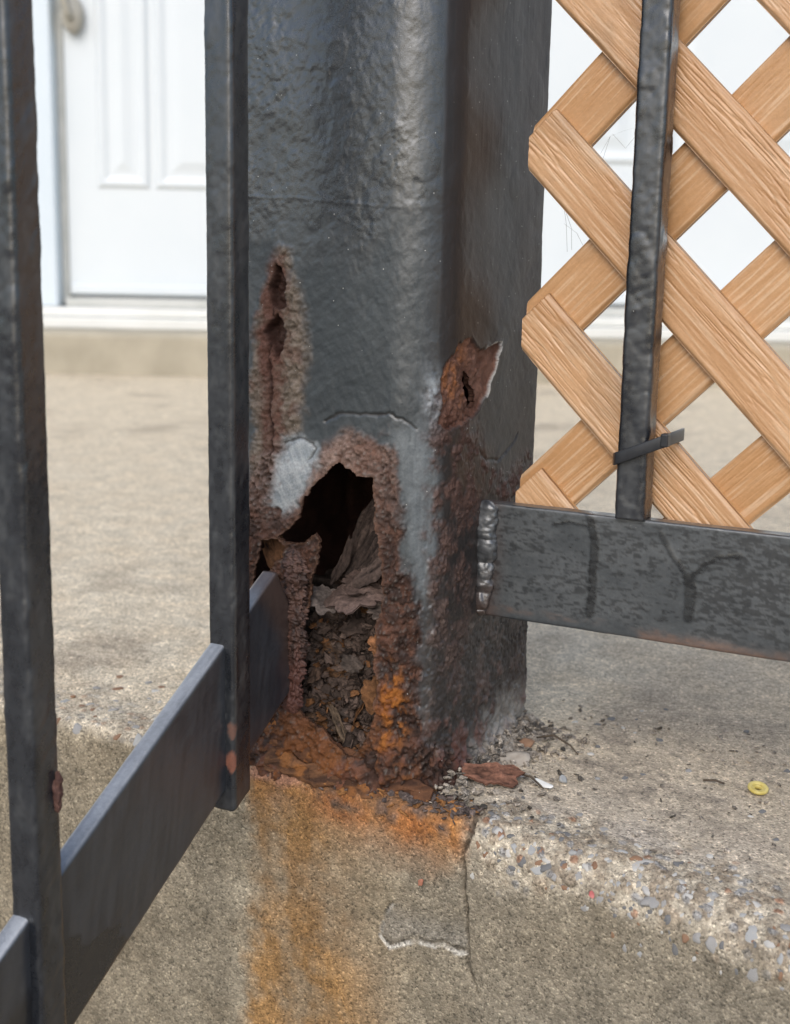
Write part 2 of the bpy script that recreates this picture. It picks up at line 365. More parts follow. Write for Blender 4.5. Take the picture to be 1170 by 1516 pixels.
def place_stone(tv, qv, size, me, sink=.35, flat=.5):
    p, an, _ = surf(tv, qv)
    o = add('stone', me, landing); n = Vector((0, -math.sin(an), math.cos(an)))
    o.rotation_mode = 'QUATERNION'
    o.rotation_quaternion = n.to_track_quat('Z', 'X') @ Vector((0, 0, 1)).rotation_difference(Vector((.25 * rs.randn(), .25 * rs.randn(), 1)).normalized()) @ Matrix.Rotation(rs.rand() * 6.28, 3, 'Z').to_quaternion()
    s = size / 2000; o.scale = (s * (1 + .35 * rs.rand()), s * (.65 + .25 * rs.rand()), s * flat)
    o.location = Vector(p.tolist()) - n * (s * flat * sink * 2 * .5)
    return o
big = [(52,-2,11,4), (57,6,9,4), (98,-14,13,1), (75,-32,10,0), (40,-16,12,0), (108,2,14,0), (130,-6,12,4), (135,10,11,0), (70,10,8,2), (86,9,9,0), (147,0,13,4), (120,16,10,2), (62,-18,9,2), (34,-4,7,0), (150,14,12,0), (92,-26,8,1), (112,-24,9,2), (46,10,6,2), (140,-22,9,0), (160,-8,10,0)]
for tv, qv, sz, k in big: place_stone(tv, qv, sz * .6, STONES[k * 3 + rs.randint(3)], .80, .32)
for _ in range(210):
    tv = rs.uniform(26, 168); qv = rs.normal(-6, 13); k = rs.choice([0, 1, 2, 3, 4], p=[.27, .2, .2, .18, .15])
    place_stone(tv, qv, 1.6 + 3.0 * rs.rand()**2, STONES[k * 3 + rs.randint(3)], .72, .5)
for _ in range(55):
    tv = rs.uniform(-230, -110); qv = rs.uniform(-70, 2); k = rs.choice([0, 1, 3, 4])
    place_stone(tv, qv, rs.uniform(3, 7), STONES[k * 3 + rs.randint(3)], .55, .4)
for _ in range(40):
    tv = rs.uniform(5, 230); qv = -rs.uniform(35, 190); k = rs.choice([0, 2, 2, 1])
    place_stone(tv, qv, rs.uniform(1.8, 4.5), STONES[k * 3 + rs.randint(3)], .3, .5)

# ------------------------------------------------------------------ ground, house behind
def box(name, x0, x1, y0, y1, z0, z1, mat, parent=None, bev=0.0):
    import bmesh
    bm = bmesh.new(); bmesh.ops.create_cube(bm, size=1)
    for v_ in bm.verts: v_.co = ((x0 + x1) / 2 + v_.co.x * (x1 - x0), (y0 + y1) / 2 + v_.co.y * (y1 - y0), (z0 + z1) / 2 + v_.co.z * (z1 - z0))
    if bev: bmesh.ops.bevel(bm, geom=list(bm.edges), offset=bev, segments=3, profile=.5, affect='EDGES')
    me = bpy.data.meshes.new(name); bm.to_mesh(me); bm.free(); me.materials.append(mat)
    return add(name, me, parent)
g = mesh_np('ground', [(-1500,-1500,-.56), (1500,-1500,-.56), (1500,1500,-.56), (-1500,1500,-.56)], [(0,1,2,3)], M_GROUND, smooth=False)
tag(add('ground', g), kind='structure')
# low concrete step below the doors
st = box('door_step', -2.6, 2.6, 2.575, 2.80, -.02, .085, M_STEP, None, .012)
tag(st, 'pale concrete step running below the white doors', 'step')
house = bpy.data.objects.new('house', None); COL.objects.link(house); house.location = (0, 2.76, 0)
tag(house, 'white house front with two panelled doors behind the railing', 'house')
def hbox(name, x0, x1, y0, y1, z0, z1, mat, parent=house, bev=0.0):
    return box(name, x0, x1, y0 - 2.76, y1 - 2.76, z0, z1, mat, parent, bev)
hbox('wall', -4, -.80, 2.795, 2.95, -.55, 3.2, M_SIDING); hbox('wall', 1.02, 4, 2.795, 2.95, -.55, 3.2, M_SIDING)
hbox('wall', -.80, 1.02, 2.795, 2.95, 2.2, 3.2, M_SIDING)
for k in range(26):
    for x0, x1 in ((-4, -.80), (1.02, 4)): hbox('siding_board', x0, x1, 2.778, 2.796, .10 + k * .117, .10 + k * .117 + .112, M_SIDING, house, .004)
hbox('door_frame', -.80, -.712, 2.715, 2.80, .128, 2.2, M_FRAME, house, .006)
hbox('door_frame', .94, 1.02, 2.715, 2.80, .128, 2.2, M_FRAME, house, .006)
hbox('weather_seal', -.712, -.697, 2.752, 2.80, .135, 2.19, M_SEAL)
sill = hbox('door_sill', -.86, 1.08, 2.675, 2.80, .0852, .108, M_SILL, house, .004)
hbox('sill_strip', -.86, 1.08, 2.700, 2.80, .1085, .128, M_SILL, sill, .005)
hbox('sill_strip', -.70, .94, 2.728, 2.80, .1285, .147, M_SEAL, sill, .003)
def door_leaf(x0, x1, panels, yf=2.752):
    d = hbox('door', x0, x1, yf, 2.795, .152, 2.19, M_WHITE, house, .003)
    hbox('kick_strip', x0 + .004, x1 - .004, yf - .010, yf - .0005, .154, .176, M_WHITE, d, .004)
    for a, b, z0, z1 in panels:      # moulding frame and raised field
        me = bpy.data.meshes.new('panel')
        def ring(i, y): return [(a + i, y, z0 + i), (b - i, y, z0 + i), (b - i, y, z1 - i), (a + i, y, z1 - i)]
        yb = yf - 2.76
        V = ring(0, yb - .0005) + ring(.008, yb - .006) + ring(.014, yb - .006) + ring(.026, yb - .0015) + ring(.036, yb - .002) + ring(.055, yb - .006)
        F = [(r * 4 + i, r * 4 + (i + 1) % 4, r * 4 + 4 + (i + 1) % 4, r * 4 + 4 + i) for r in range(5) for i in range(4)] + [(20, 21, 22, 23)]
        me.from_pydata(V, [], F); me.materials.append(M_WHITE); add('panel', me, d)
    return d
d1 = door_leaf(-.696, .118, [(-.632,-.522,.372,1.0), (-.520+.008,-.02,.372,1.0)])
d2 = door_leaf(.124, .938, [(.20,.50,.44,1.05), (.54,.86,.44,1.05)])
# handle: rose plate low on the stile with a bent pull above it
def tube(name, pts, rad, mat, parent=None, seg=8, caps=True):
    pts = [Vector(p) for p in pts]; V = []; n = len(pts); rr_ = rad if isinstance(rad, (list, tuple)) else [rad] * n
    prev = None
    for i, p in enumerate(pts):
        d = (pts[min(i + 1, n - 1)] - pts[max(i - 1, 0)]).normalized()
        a = d.orthogonal().normalized() if prev is None else (prev - d * prev.dot(d)).normalized()
        prev = a; b = d.cross(a)
        for k in range(seg):
            th = 2 * math.pi * k / seg; V.append(p + (a * math.cos(th) + b * math.sin(th)) * rr_[i])
    Q_ = grid_quads(n, seg, True); T_ = []
    if caps:
        V += [pts[0], pts[-1]]; m_ = n * seg
        T_ = [(m_, (k + 1) % seg, k) for k in range(seg)] + [(m_ + 1, (n - 1) * seg + k, (n - 1) * seg + (k + 1) % seg) for k in range(seg)]
    return add(name, mesh_np(name, [tuple(v_) for v_ in V], Q_, mat, tris=T_ or None), parent)
hp = tube('handle', [(-.690,-.012,.80), (-.688,-.05,.78), (-.682,-.06,.745), (-.676,-.05,.715), (-.672,-.035,.70)], [.009,.009,.008,.008,.009], M_HANDLE, d1, 10)
pl = [(-.672 + .022 * math.cos(a) * s_, y, .712 + .036 * math.sin(a) * s_) for y, s_ in ((-.010, 1), (-.030, 1), (-.038, .7), (-.040, .05)) for a in [2 * math.pi * k / 18 for k in range(18)]]
add('handle_plate', mesh_np('handle_plate', pl, grid_quads(4, 18, True), M_HANDLE), d1)

# ------------------------------------------------------------------ the rusted post
P_ = {
'hole': [(63.5,147.6),(71.1,142.5),(78.8,142.1),(80.2,135.2),(79.7,126.3),(82.3,114.8),(84.2,100.1),(85.7,89.8),(83.8,83.5),(80.9,77.0),(82.4,71.1),(81.3,58.6),(83.4,51.3),(80.9,43.1),(81.7,35.4),(78.1,26.8),(74.7,19.8),(69.6,13.3),(62.5,16.7),(55.3,23.3),(46.3,27.1),(41.8,32.5),(42.5,47.1),(43.8,63.3),(45.0,69.9),(47.0,78.1),(47.7,89.1),(51.1,98.8),(53.8,111.4),(50.3,114.0),(44.0,109.3),(36.2,109.3),(31.5,111.2),(36.9,114.0),(43.5,120.6),(46.5,129.0),(52.0,137.3),(58.0,143.5)],
'hole2': [(21.7,108.2),(30.4,110.4),(36.2,107.4),(32.6,100.8),(26.1,94.0),(20.5,86.0),(16.5,81.0),(16.5,88.0),(20.2,100.5)],
'slit1': [(28.8,229.8),(31.2,229.0),(34.4,222.2),(33.4,216.4),(34.4,213.0),(30.2,210.5),(27.4,212.7),(26.0,220.5)],
'slit2': [(29.5,208.2),(33.0,206.6),(34.4,201.4),(32.7,194.6),(30.3,190.1),(27.4,195.2),(25.3,198.7),(23.2,200.9),(24.6,203.9)],
'slitline': [(28.8,229.8),(26.7,219.1),(27.4,207.5),(26.0,192.8),(27.1,178.1),(26.4,166.1),(28.2,157.3),(27.8,145.1)],
'bubble': [(30.2,237.8),(34.7,237.0),(39.9,222.3),(43.4,208.1),(45.3,188.0),(43.3,176.2),(41.9,158.3),(33.2,150.1),(26.1,126.6),(15.8,106.8),(16.0,180.4),(19.7,204.3),(24.3,227.7)],
'rim': [(8,106.8),(10,130),(24.1,147.0),(36.7,151.9),(50.7,144.2),(55.8,155.0),(67.5,161.8),(82.3,161.5),(90.6,153.6),(93.5,139.4),(93.2,124.9),(96.8,107.7),(101.8,90.6),(106.0,76.3),(105.2,58.1),(104.6,42.8),(111.9,22),(155.0,10),(203.0,10),(222,-8),(5,-8)],
'white': [(33,155),(42.0,156),(52,151.5),(51.0,144.1),(47,136.2),(41,126),(32,120),(27.5,126),(30.5,139.5)],
'grey': [(86,162),(101.5,166),(111.0,160),(115.6,134.0),(114.2,102.0),(108.5,86),(101.9,97),(97,122.3),(94.0,148)],
'patch': [(113.9,185.4),(120.5,192.0),(127.9,200.0),(137.9,201.0),(150.2,195.3),(157.2,196.7),(172.1,197.2),(167.6,187.7),(156.2,173.5),(147.3,167.7),(137.0,164.8),(122.4,162.0),(113.7,165.7),(116.5,174.0)],
'patchhole': [(136,187.4),(142.6,183.4),(147.1,178.7),(149.1,171.7),(143.6,169.8),(139.0,174.9),(135.7,178.7),(136.7,183.9)],
'rrust': [(107,177.3),(119.0,185.0),(143.9,165.6),(167.4,144.8),(191.5,138.6),(215.7,148.7),(218.9,118.1),(202.0,114.0),(172.8,125.2),(157.5,127.5),(150,75.2),(140,40),(118,50),(113,100.6),(109,146.1)],
'crackA': [(54.0,164.6),(60.7,167.4),(70.7,168.7),(80.6,168.2),(87.0,169.9),(95.1,166.8),(101.5,163.6)],
'crackB': [(34.9,153.3),(42.0,155.4),(47.9,154.3),(50.0,151.6),(47.2,146.9)],
'crackC': [(152.1,151.3),(159.8,145.1),(173.7,142.8),(186.6,147.2),(196.5,154.1)],
'line': [(12,259.0),(43.1,257.8),(66.2,255.4),(79.0,254.9),(91.5,254.5)],
'orange': [(87.7,59.7),(96.0,56.5),(99.7,41.9),(96.8,25.8),(86.8,20.7),(84.7,39.1)],
}
LW = 113.0   # depth of the post, mm
def perimeter(sv, rads=(8, 24, 5, 5)):
    """unrolled coordinate -> local (t, w) and outward normal of a rounded tube"""
    Ls = np.array([LP, LW, LP, LW]); st_ = np.array([0, LP, LP + LW, 2 * LP + LW, 2 * (LP + LW)])
    sv = np.mod(sv, st_[4]); k = np.clip(np.searchsorted(st_, sv, side='right') - 1, 0, 3); f = sv - st_[k]; L = Ls[k]
    cs = np.array([(-LP, 0), (0, 0), (0, LW), (-LP, LW)], float); dirs = np.array([(1, 0), (0, 1), (-1, 0), (0, -1)], float)
    nor = np.array([(0, -1), (1, 0), (0, 1), (-1, 0)], float)
    pos = cs[k] + dirs[k] * f[..., None]; nn = nor[k].copy()
    kc = np.where(f > L / 2, (k + 1) % 4, k); dl = np.where(f > L / 2, f - L, f); r = np.array(rads, float)[kc]
    m = np.abs(dl) < r
    cen = cs[kc] + r[..., None] * (dirs[kc] - dirs[(kc - 1) % 4])
    th = (dl / (2 * r) + .5) * (math.pi / 2)
    n2 = nor[(kc - 1) % 4] * np.cos(th)[..., None] + nor[kc] * np.sin(th)[..., None]
    pos = np.where(m[..., None], cen + n2 * r[..., None], pos); nn = np.where(m[..., None], n2, nn)
    return pos, nn
def build_post():
    root = empty('steel_post', 0, 0)
    tag(root, 'black square steel post rusted through at its foot', 'post')
    step = .56
    sv = np.concatenate([np.arange(3, 226, step), np.arange(227, 442, 3.0), [443.0, 444.0]])
    z = np.concatenate([np.arange(-7, 344, step), cum(346, 1400, 4, .25, 120)])
    Z, S = np.meshgrid(z, sv, indexing='ij')
    pos, nn = perimeter(S)
    X3, Y3 = S, Z
    n3 = fbm(S / 3, Z / 3, o=4, seed=101); n8 = fbm(S / 8, Z / 8, o=4, seed=103); n25 = fbm(S / 25, Z / 25, o=4, seed=105)
    n1 = vn(S / 1.1, Z / 1.1, 0.0, 107); wx, wz = S + 6 * fbm(S / 30, Z / 30, o=2, seed=113), Z + 6 * fbm(S / 30, Z / 30, o=2, seed=115); ra_, rb_ = wx * .88 + wz * .48, wz * .88 - wx * .48; brush = .5 * fbm(ra_ / 13, rb_ / 1.5, o=3, seed=109) + .5 * fbm((wx * .5 - wz * .87) / 11, (wz * .5 + wx * .87) / 1.4, o=3, seed=110); brv = fbm(S / 1.6, Z / 18, o=3, seed=111)
    b25 = blobs(S / 2.6, Z / 2.6, 121, .8); b5 = blobs(S / 5.5, Z / 5.5, 125, .7); b15 = blobs(S / 1.5, Z / 1.5, 131, .8)
    jx, jz = 1.5 * fbm(S / 5, Z / 5, o=4, seed=141), 1.5 * fbm(S / 5, Z / 5, o=4, seed=143)
    dh = np.minimum(sdf(S + jx, Z + jz, P_['hole']), sdf(S + jx, Z + jz, P_['hole2']))
    dslit = np.minimum(sdf(S + .6 * jx, Z + .6 * jz, P_['slit1']), sdf(S + .6 * jx, Z + .6 * jz, P_['slit2']))
    dline = seg_dist(S + .6 * jx, Z, P_['slitline'])
    bub = sstep(3, -3, sdf(S + 4 * n8, Z + 4 * n8, P_['bubble']))
    rim = sstep(4, -4, sdf(S + 7 * n8, Z + 7 * n8, P_['rim']))
    wht = sstep(3.2, -3.2, sdf(S + 5 * n8 + 1.5 * n3, Z + 5 * n8, P_['white']))
    gry = sstep(4, -5, sdf(S + 3 * n8, Z + 3 * n25, P_['grey']))
    dpat = sdf(S + 1.3 * jx, Z + 1.3 * jz, P_['patch']); pat = sstep(.25, -.25, dpat)
    pth = sdf(S + .8 * jx, Z + .8 * jz, P_['patchhole'])
    rr = sstep(6, -6, sdf(S + 9 * n8, Z + 9 * n8, P_['rrust'])) * (1 - pat) * np.clip(.55 + 1.6 * n8 + .5 * n3 + .5 * sstep(120, 160, Z) * (1 - sstep(140, 165, S)), 0, 1)
    ora = sstep(4, -4, sdf(S + 4 * n8, Z + 4 * n8, P_['orange']))
    right = sstep(100, 116, S) * (1 - sstep(220, 232, S)); frontm = (1 - sstep(104, 112, S))
    low = 1 - sstep(0, 55, Z + 14 * n25); lowR = right * (1 - sstep(60, 135, Z + 25 * n25))
    cr = np.minimum(np.minimum(seg_dist(S + .8 * jx, Z + .8 * jz, P_['crackA']), seg_dist(S + jx, Z + jz, P_['crackB'])), seg_dist(S + jx, Z + jz, P_['crackC']))
    crk = 1 - sstep(.2, .9, cr); ln = 1 - sstep(.3, 1.0, seg_dist(S, Z + .6 * n8, P_['line']))
    newp = sstep(225, 262, Z + 40 * n25 - 12 * sstep(60, 90, S))     # thick newer coat on the upper post
    rust = np.clip(np.maximum.reduce([rim * (1 - .7 * wht), rr * .9, pat, ora]), 0, 1)
    cvA, cdA = cells(S / 4.2 + .7 * n8, Z / 3.4 + .7 * n3, 181); cvB, cdB = cells(S / 1.7 + .5 * n3, Z / 1.6, 185); terr = np.round((n8 + .35 * n3) * 6) / 6
    # relief, mm
    D = .45 * n25 + .10 * n8 + .05 * n3 * (1 - right)
    D += newp * (1 - right) * (.13 * blobs(ra_ / 2.6, rb_ / 3.0, 151, .85) + .13 * n3 + .05 * brush) * np.clip(.75 + 1.2 * n25, .2, 1.3) + newp * right * .05 * brv
    D += (1 - newp) * (1 - rust) * (.07 * brush + .10 * n3)
    D += .35 * blobs(S / 13, Z / 13, 161, .28) * (1 - rust) * (blobs(S / 13, Z / 13, 161, .28) > 0)
    D += bub * (.15 + .8 * b25 + .8 * b5 + .8 * b15 + .5 * n1 + .7 * n3) * (1 - .6 * wht)
    hi = sstep(70, 120, Z); D += rim * (1 - wht) * (.5 + (1.1 - .6 * hi) * (cvA - .5) + .6 * (cvB - .5) + (1.6 - .8 * hi) * terr + .5 * n3 + .5 * b15 + (.3 + .3 * hi) * n1)
    D += rr * (.9 * (cvA - .5) + .5 * (cvB - .5) + .9 * terr + .3 * n1) + lowR * (.45 * (cvB - .5) + .25 * b15 + .3 * n3)
    topleft = np.exp(-(((S - 42) / 16)**2 + ((Z - 138) / 16)**2))
    D += 2.6 * topleft + .8 * np.exp(-np.clip(dh, 0, None) / 4.5) * (Z > 95)
    D += wht * .12 * brush
    D += low * (1.6 * n8 + .9 * n3) + 2.2 * (1 - sstep(-4, 16, Z)) * (.6 + n8)
    D -= 5.0 * sstep(.5, -.9, dslit) + 1.3 * (1 - sstep(.3, 1.3, dline)) * bub
    D -= pat * (1.3 + .5 * (.5 - n8) - .7 * n3 - .9 * (cvB - .5) * (1 - sstep(142, 160, S)) - .8 * terr * (1 - sstep(142, 160, S))) ; D += .35 * (1 - sstep(0, 2.2, np.abs(dpat - .6))) * (S > 140)
    D -= crk * .55; D += ln * .08
    D += ora * .5 * n3
    # ---- colours
    pA, pB = np.array((.013, .016, .021)), np.array((.026, .030, .035))
    C = mix(pA, pB, np.clip(.5 + 1.1 * n25 + .3 * n8, 0, 1))
    sand = (1 - newp) * (1 - right)
    C = mix(C, mix((.022,.029,.032), (.043,.052,.055), np.clip(.5 + 1.3 * brush + .5 * n8, 0, 1)), sand * .8)
    C = mix(C, (.036,.038,.038), np.clip(newp * frontm * sstep(-.1, .4, fbm(S / 18, Z / 40, o=3, seed=171)) * .5, 0, 1))
    C = mix(C, mix((.013,.011,.0105), (.020,.016,.015), np.clip(.5 + 1.0 * brv, 0, 1)), right)  # right face browner and darker, its dim side put into the colour
    C = mix(C, (.020,.011,.009), np.clip(right * sstep(172, 205, S + 8 * n25) * .8, 0, 1))
    bc = mix((.10,.078,.058), (.215,.172,.135), np.clip(.45 + .9 * n3 + .5 * b25, 0, 1))
    bc = mix(bc, (.13,.055,.038), np.clip(sstep(9, 1.5, dline + 3 * n3) * .85 + sstep(.05, .5, n8) * .5, 0, 1) * .85)
    C = mix(C, bc, bub)
    r1, r2, r3 = np.array((.034,.017,.012)), np.array((.088,.046,.033)), np.array((.29,.205,.17))
    rc = mix(r1, r2, np.clip(.5 + 1.2 * n8 + .6 * n3, 0, 1))
    rc = mix(rc, (.028,.017,.013), (cvA > .74) * .6); rc = mix(rc, (.125,.056,.034), (cvA < .22) * (.6 - .3 * sstep(40, 80, Z))); rc = rc * (.75 + .5 * cvB)[..., None]
    rc = mix(rc, r3, np.clip(sstep(105, 150, Z) * (.55 + .7 * n3 + .25 * n1) * (1 - .55 * sstep(60, 78, S)), 0, 1))
    rc = mix(rc, (.165,.062,.032), np.clip(sstep(.1, .5, n8) * (.5 - .35 * sstep(40, 80, Z)), 0, 1))
    rc = mix(rc, (.235,.085,.022), np.clip(low * frontm * sstep(-.25, .45, n25 + .6 * n3) * .75, 0, 1))
    rc = mix(rc, (.20,.185,.165), np.clip(sstep(.55, .8, b15 + .3 * n1) * .35, 0, 1))
    C = mix(C, rc, rim)
    C = mix(C, mix((.095,.11,.118), (.135,.152,.16), np.clip(.5 + brv, 0, 1)), gry * (1 - .5 * rim) * .85)
    C = mix(C, mix((.22,.25,.265), (.42,.44,.44), np.clip(.5 + 1.2 * brush + .4 * n8, 0, 1)), wht * np.clip(.92 - .8 * sstep(.25, .6, n8), 0, 1))
    C = mix(C, mix((.045,.024,.019), (.105,.06,.048), np.clip(.5 + n8 + .7 * n3, 0, 1)), rr * .85)
    C = mix(C, mix((.042,.030,.026), (.10,.075,.064), np.clip(.35 + 1.1 * n3 + .5 * n1, 0, 1)), np.clip(lowR * (.15 + .8 * sstep(-.05, .35, n8 + .3 * n3)), 0, 1) * .85)
    C = mix(C, (.105,.033,.022), np.clip(right * low * sstep(-.1, .4, n8) * .8, 0, 1))
    C = mix(C, (.32,.30,.27), np.clip(right * (1 - sstep(2, 26, Z + 14 * n8 - .12 * (S - 150))) * sstep(135, 165, S) * .75, 0, 1))
    pc = mix((.085,.036,.024), (.19,.10,.072), np.clip(.5 + n8 + sstep(142, 165, S) * .35, 0, 1)); pc = mix(pc, (.23,.09,.035), sstep(.1, .5, n8) * (1 - sstep(128, 142, S)))
    C = mix(C, pc, pat)
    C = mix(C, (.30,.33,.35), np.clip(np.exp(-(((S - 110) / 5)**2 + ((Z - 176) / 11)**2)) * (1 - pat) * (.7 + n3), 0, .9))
    C = mix(C, mix((.17,.055,.013), (.32,.115,.024), np.clip(.5 + 1.4 * n3, 0, 1)), ora * np.clip(.55 + 1.5 * n3 + 1.0 * n8, 0, 1))
    C = mix(C, (.028,.012,.009), np.maximum(sstep(1.2, -.4, dslit) * .85, (1 - sstep(.2, 1.0, dline)) * bub * .8))
    C = mix(C, (.018,.015,.013), crk * .75)
    C = mix(C, (.15,.08,.05), sstep(1.6, .2, dh) * .5)
    C = mix(C, (.50,.49,.46), (1 - sstep(.15, .5, np.abs(dpat - .35))) * sstep(152, 160, S) * .8)
    C = np.clip(C, .006, .9)
    Rg = .31 + .05 * n8 + .17 * sand - .06 * newp
    Rg = Rg * (1 - rust) + rust * (.68 + .15 * n3); Rg = np.maximum(Rg, .54 * sstep(.6, 1.0, right)); Rg = Rg * (1 - bub) + bub * .66
    base = np.concatenate([pos, Z[..., None]], -1)
    N3 = np.concatenate([nn, np.zeros_like(Z)[..., None]], -1)
    Vo = (base + N3 * D[..., None]) / 1000
    nz, ns = Z.shape
    # torn openings: cells that fall in a hole are gone
    cen = lambda a: .25 * (a[:-1, :] + a[1:, :] + np.roll(a, -1, 1)[:-1, :] + np.roll(a, -1, 1)[1:, :])
    gone = (cen(dh) < 0) | (cen(pth) < 0)
    gone[:, -1] = False
    keep = ~gone
    q = grid_quads(nz, ns, True).reshape(nz - 1, ns, 4)
    Vi = (base + N3 * (np.maximum(D, -3.5) - (1.0 + .5 * n8 + .25 * n3 + 1.6 * sstep(2, 14, dh)))[..., None]) / 1000
    no_ = nz * ns
    zin = z[:-1] < 260
    rowin = np.broadcast_to(zin[:, None], keep.shape) & keep
    faces = [q[keep], (q[rowin] + no_)[:, ::-1]]
    # rims
    for di, dj, a, b in ((1, 0, 3, 2), (-1, 0, 1, 0), (0, 1, 2, 1), (0, -1, 0, 3)):
        nb = np.ones_like(keep)
        if di: 
            if di == 1: nb[:-1] = keep[1:]
            else: nb[1:] = keep[:-1]
        else: nb = np.roll(keep, -dj, 1)
        e = keep & ~nb
        qa, qb = q[e][:, a], q[e][:, b]
        faces.append(np.stack([qb, qa, qa + no_, qb + no_], -1) if len(qa) else np.zeros((0, 4), int))
    ci = np.broadcast_to(np.array((.085,.042,.030)), C.shape) * (1 + .6 * n8)[..., None]
    V = np.concatenate([Vo.reshape(-1, 3), Vi.reshape(-1, 3)]); Call = np.concatenate([C.reshape(-1, 3), np.clip(ci, .005, 1).reshape(-1, 3)])
    Rall = np.concatenate([Rg.ravel(), np.full(no_, .8)])
    Q_ = np.concatenate(faces); used = np.zeros(len(V), bool); used[Q_.ravel()] = True
    idx = np.cumsum(used) - 1
    me = mesh_np('tube', V[used], idx[Q_], M_STEEL, Call[used], Rall[used])
    add('tube', me, root)
    capm = bpy.data.meshes.new('cap'); pc_, _ = perimeter(np.arange(0, 442, 6.0))
    capm.from_pydata([(a / 1000, b / 1000, 1.401) for a, b in pc_], [], [tuple(range(len(pc_)))]); capm.materials.append(M_BLACKPL); add('cap', capm, root)
    return root
post = build_post()

# ------------------------------------------------------------------ loose and curled rust
def flake_mesh(rng, L_, W_, th, curl, col, name='rust_flake', n=11):
    """thin irregular plate with layered edge: rings top / bottom"""
    a = np.linspace(0, 2 * np.pi, n, endpoint=False); r = 1 + .25 * rng.uniform(-1, 1, n)
    V = []; cols = []
    for k, (s, zf) in enumerate(((0, .5), (.55, .5), (.95, .38), (1.0, 0), (.93, -.45), (0, -.5))):
        if s == 0: pts = [(0, 0)]
        else: pts = [(L_ * s * r[i] * math.cos(a[i]), W_ * s * r[i] * math.sin(a[i])) for i in range(n)]
        for x, y in pts:
            zc = curl * (x / L_)**2 * L_ + zf * th + rng.uniform(-.12, .12) * th + .08 * W_ * math.sin(x / L_ * 3 + y / W_ * 2)
            V.append((x, y, zc)); cols.append(np.array(col) * (1 + .35 * rng.uniform(-1, 1)))
    Q_ = []; T_ = [(0, 1 + i, 1 + (i + 1) % n) for i in range(n)]
    for k in range(3):
        o = 1 + k * n; Q_ += [(o + i, o + n + i, o + n + (i + 1) % n, o + (i + 1) % n) for i in range(n)]
    o = 1 + 3 * n; m_ = 1 + 4 * n; T_ += [(m_, o + (i + 1) % n, o + i) for i in range(n)]
    return np.array(V), np.array(Q_), np.array(T_), np.array(cols)
def ragged(rng, L_, W_, th, curl, col, ns=12, nr=4):
    sd_ = int(rng.randint(9999)); a = np.linspace(0, 2 * np.pi, ns, endpoint=False) + rng.rand(); Rr, Aa = np.meshgrid(np.linspace(.05, 1, nr), a, indexing='ij')
    out = 1 + .38 * rng.uniform(-1, 1, ns)[None, :] * Rr; x, y = L_ * Rr * out * np.cos(Aa), W_ * Rr * out * np.sin(Aa)
    z0 = curl * (x / L_)**2 * L_ + .25 * W_ * rng.uniform(-1, 1, (nr, ns)) * .35; C = np.asarray(col) * rng.uniform(.6, 1.4, (nr, ns, 1))
    V = np.concatenate([np.stack([x, y, z0 + th * .5], -1).reshape(-1, 3), np.stack([x, y, z0 - th * .5], -1).reshape(-1, 3)]); off = nr * ns
    q = grid_quads(nr, ns, True); i = np.arange(ns); j = (i + 1) % ns; e0 = (nr - 1) * ns
    return V, np.concatenate([q[:, ::-1], q + off, np.stack([e0 + j, e0 + off + j, e0 + off + i, e0 + i], -1)]), np.concatenate([C.reshape(-1, 3)] * 2)
def flake_obj(rng, L_, W_, th, curl, col, name='rust_flake'):
    """ragged plate in thin layers"""
    sd_ = int(rng.randint(9999)); ns, nr = 44, 12
    a = np.linspace(0, 2 * np.pi, ns, endpoint=False); rad_ = np.linspace(.03, 1, nr); Rr, Aa = np.meshgrid(rad_, a, indexing='ij')
    out = 1 + .55 * fbm(np.cos(Aa) * 2.3 + 3, np.sin(Aa) * 2.3, o=4, seed=sd_, g=.65)
    x, y = L_ * Rr * out * np.cos(Aa), W_ * Rr * out * np.sin(Aa)
    n = fbm(x / (L_ * .5), y / (W_ * .34), o=4, seed=sd_ + 1); ter = np.round((n + .25 * Rr) * 5) / 5
    z0 = curl * (x / L_)**2 * L_ + .12 * W_ * fbm(x / L_ * 1.4, y / W_ * 1.4, o=2, seed=sd_ + 2)
    zt = z0 + th * (.5 + .9 * ter + .3 * n) * (1 - .6 * Rr**4); zb = z0 - th * .5
    C = np.asarray(col) * (.85 + .8 * ter + .6 * fbm(x / 1.6, y / .9, o=3, seed=sd_ + 3))[..., None]
    V = np.concatenate([np.stack([x, y, zt], -1).reshape(-1, 3), np.stack([x * .97, y * .97, zb], -1).reshape(-1, 3)])
    q = grid_quads(nr, ns, True); off = nr * ns; i = np.arange(ns); j = (i + 1) % ns; e0 = (nr - 1) * ns
    rim_ = np.stack([e0 + i, e0 + off + i, e0 + off + j, e0 + j], -1)
    cap = [tuple(range(ns))]
    return mesh_np(name, V, np.concatenate([q[:, ::-1], q + off, rim_[:, ::-1]]), M_FLAKE, np.clip(np.concatenate([C.reshape(-1, 3), C.reshape(-1, 3) * .8]), .008, 1), np.full(2 * off, .75), smooth=False)
def rotm(rx, ry, rz): return np.array((Matrix.Rotation(rz, 3, 'Z') @ Matrix.Rotation(ry, 3, 'Y') @ Matrix.Rotation(rx, 3, 'X')))
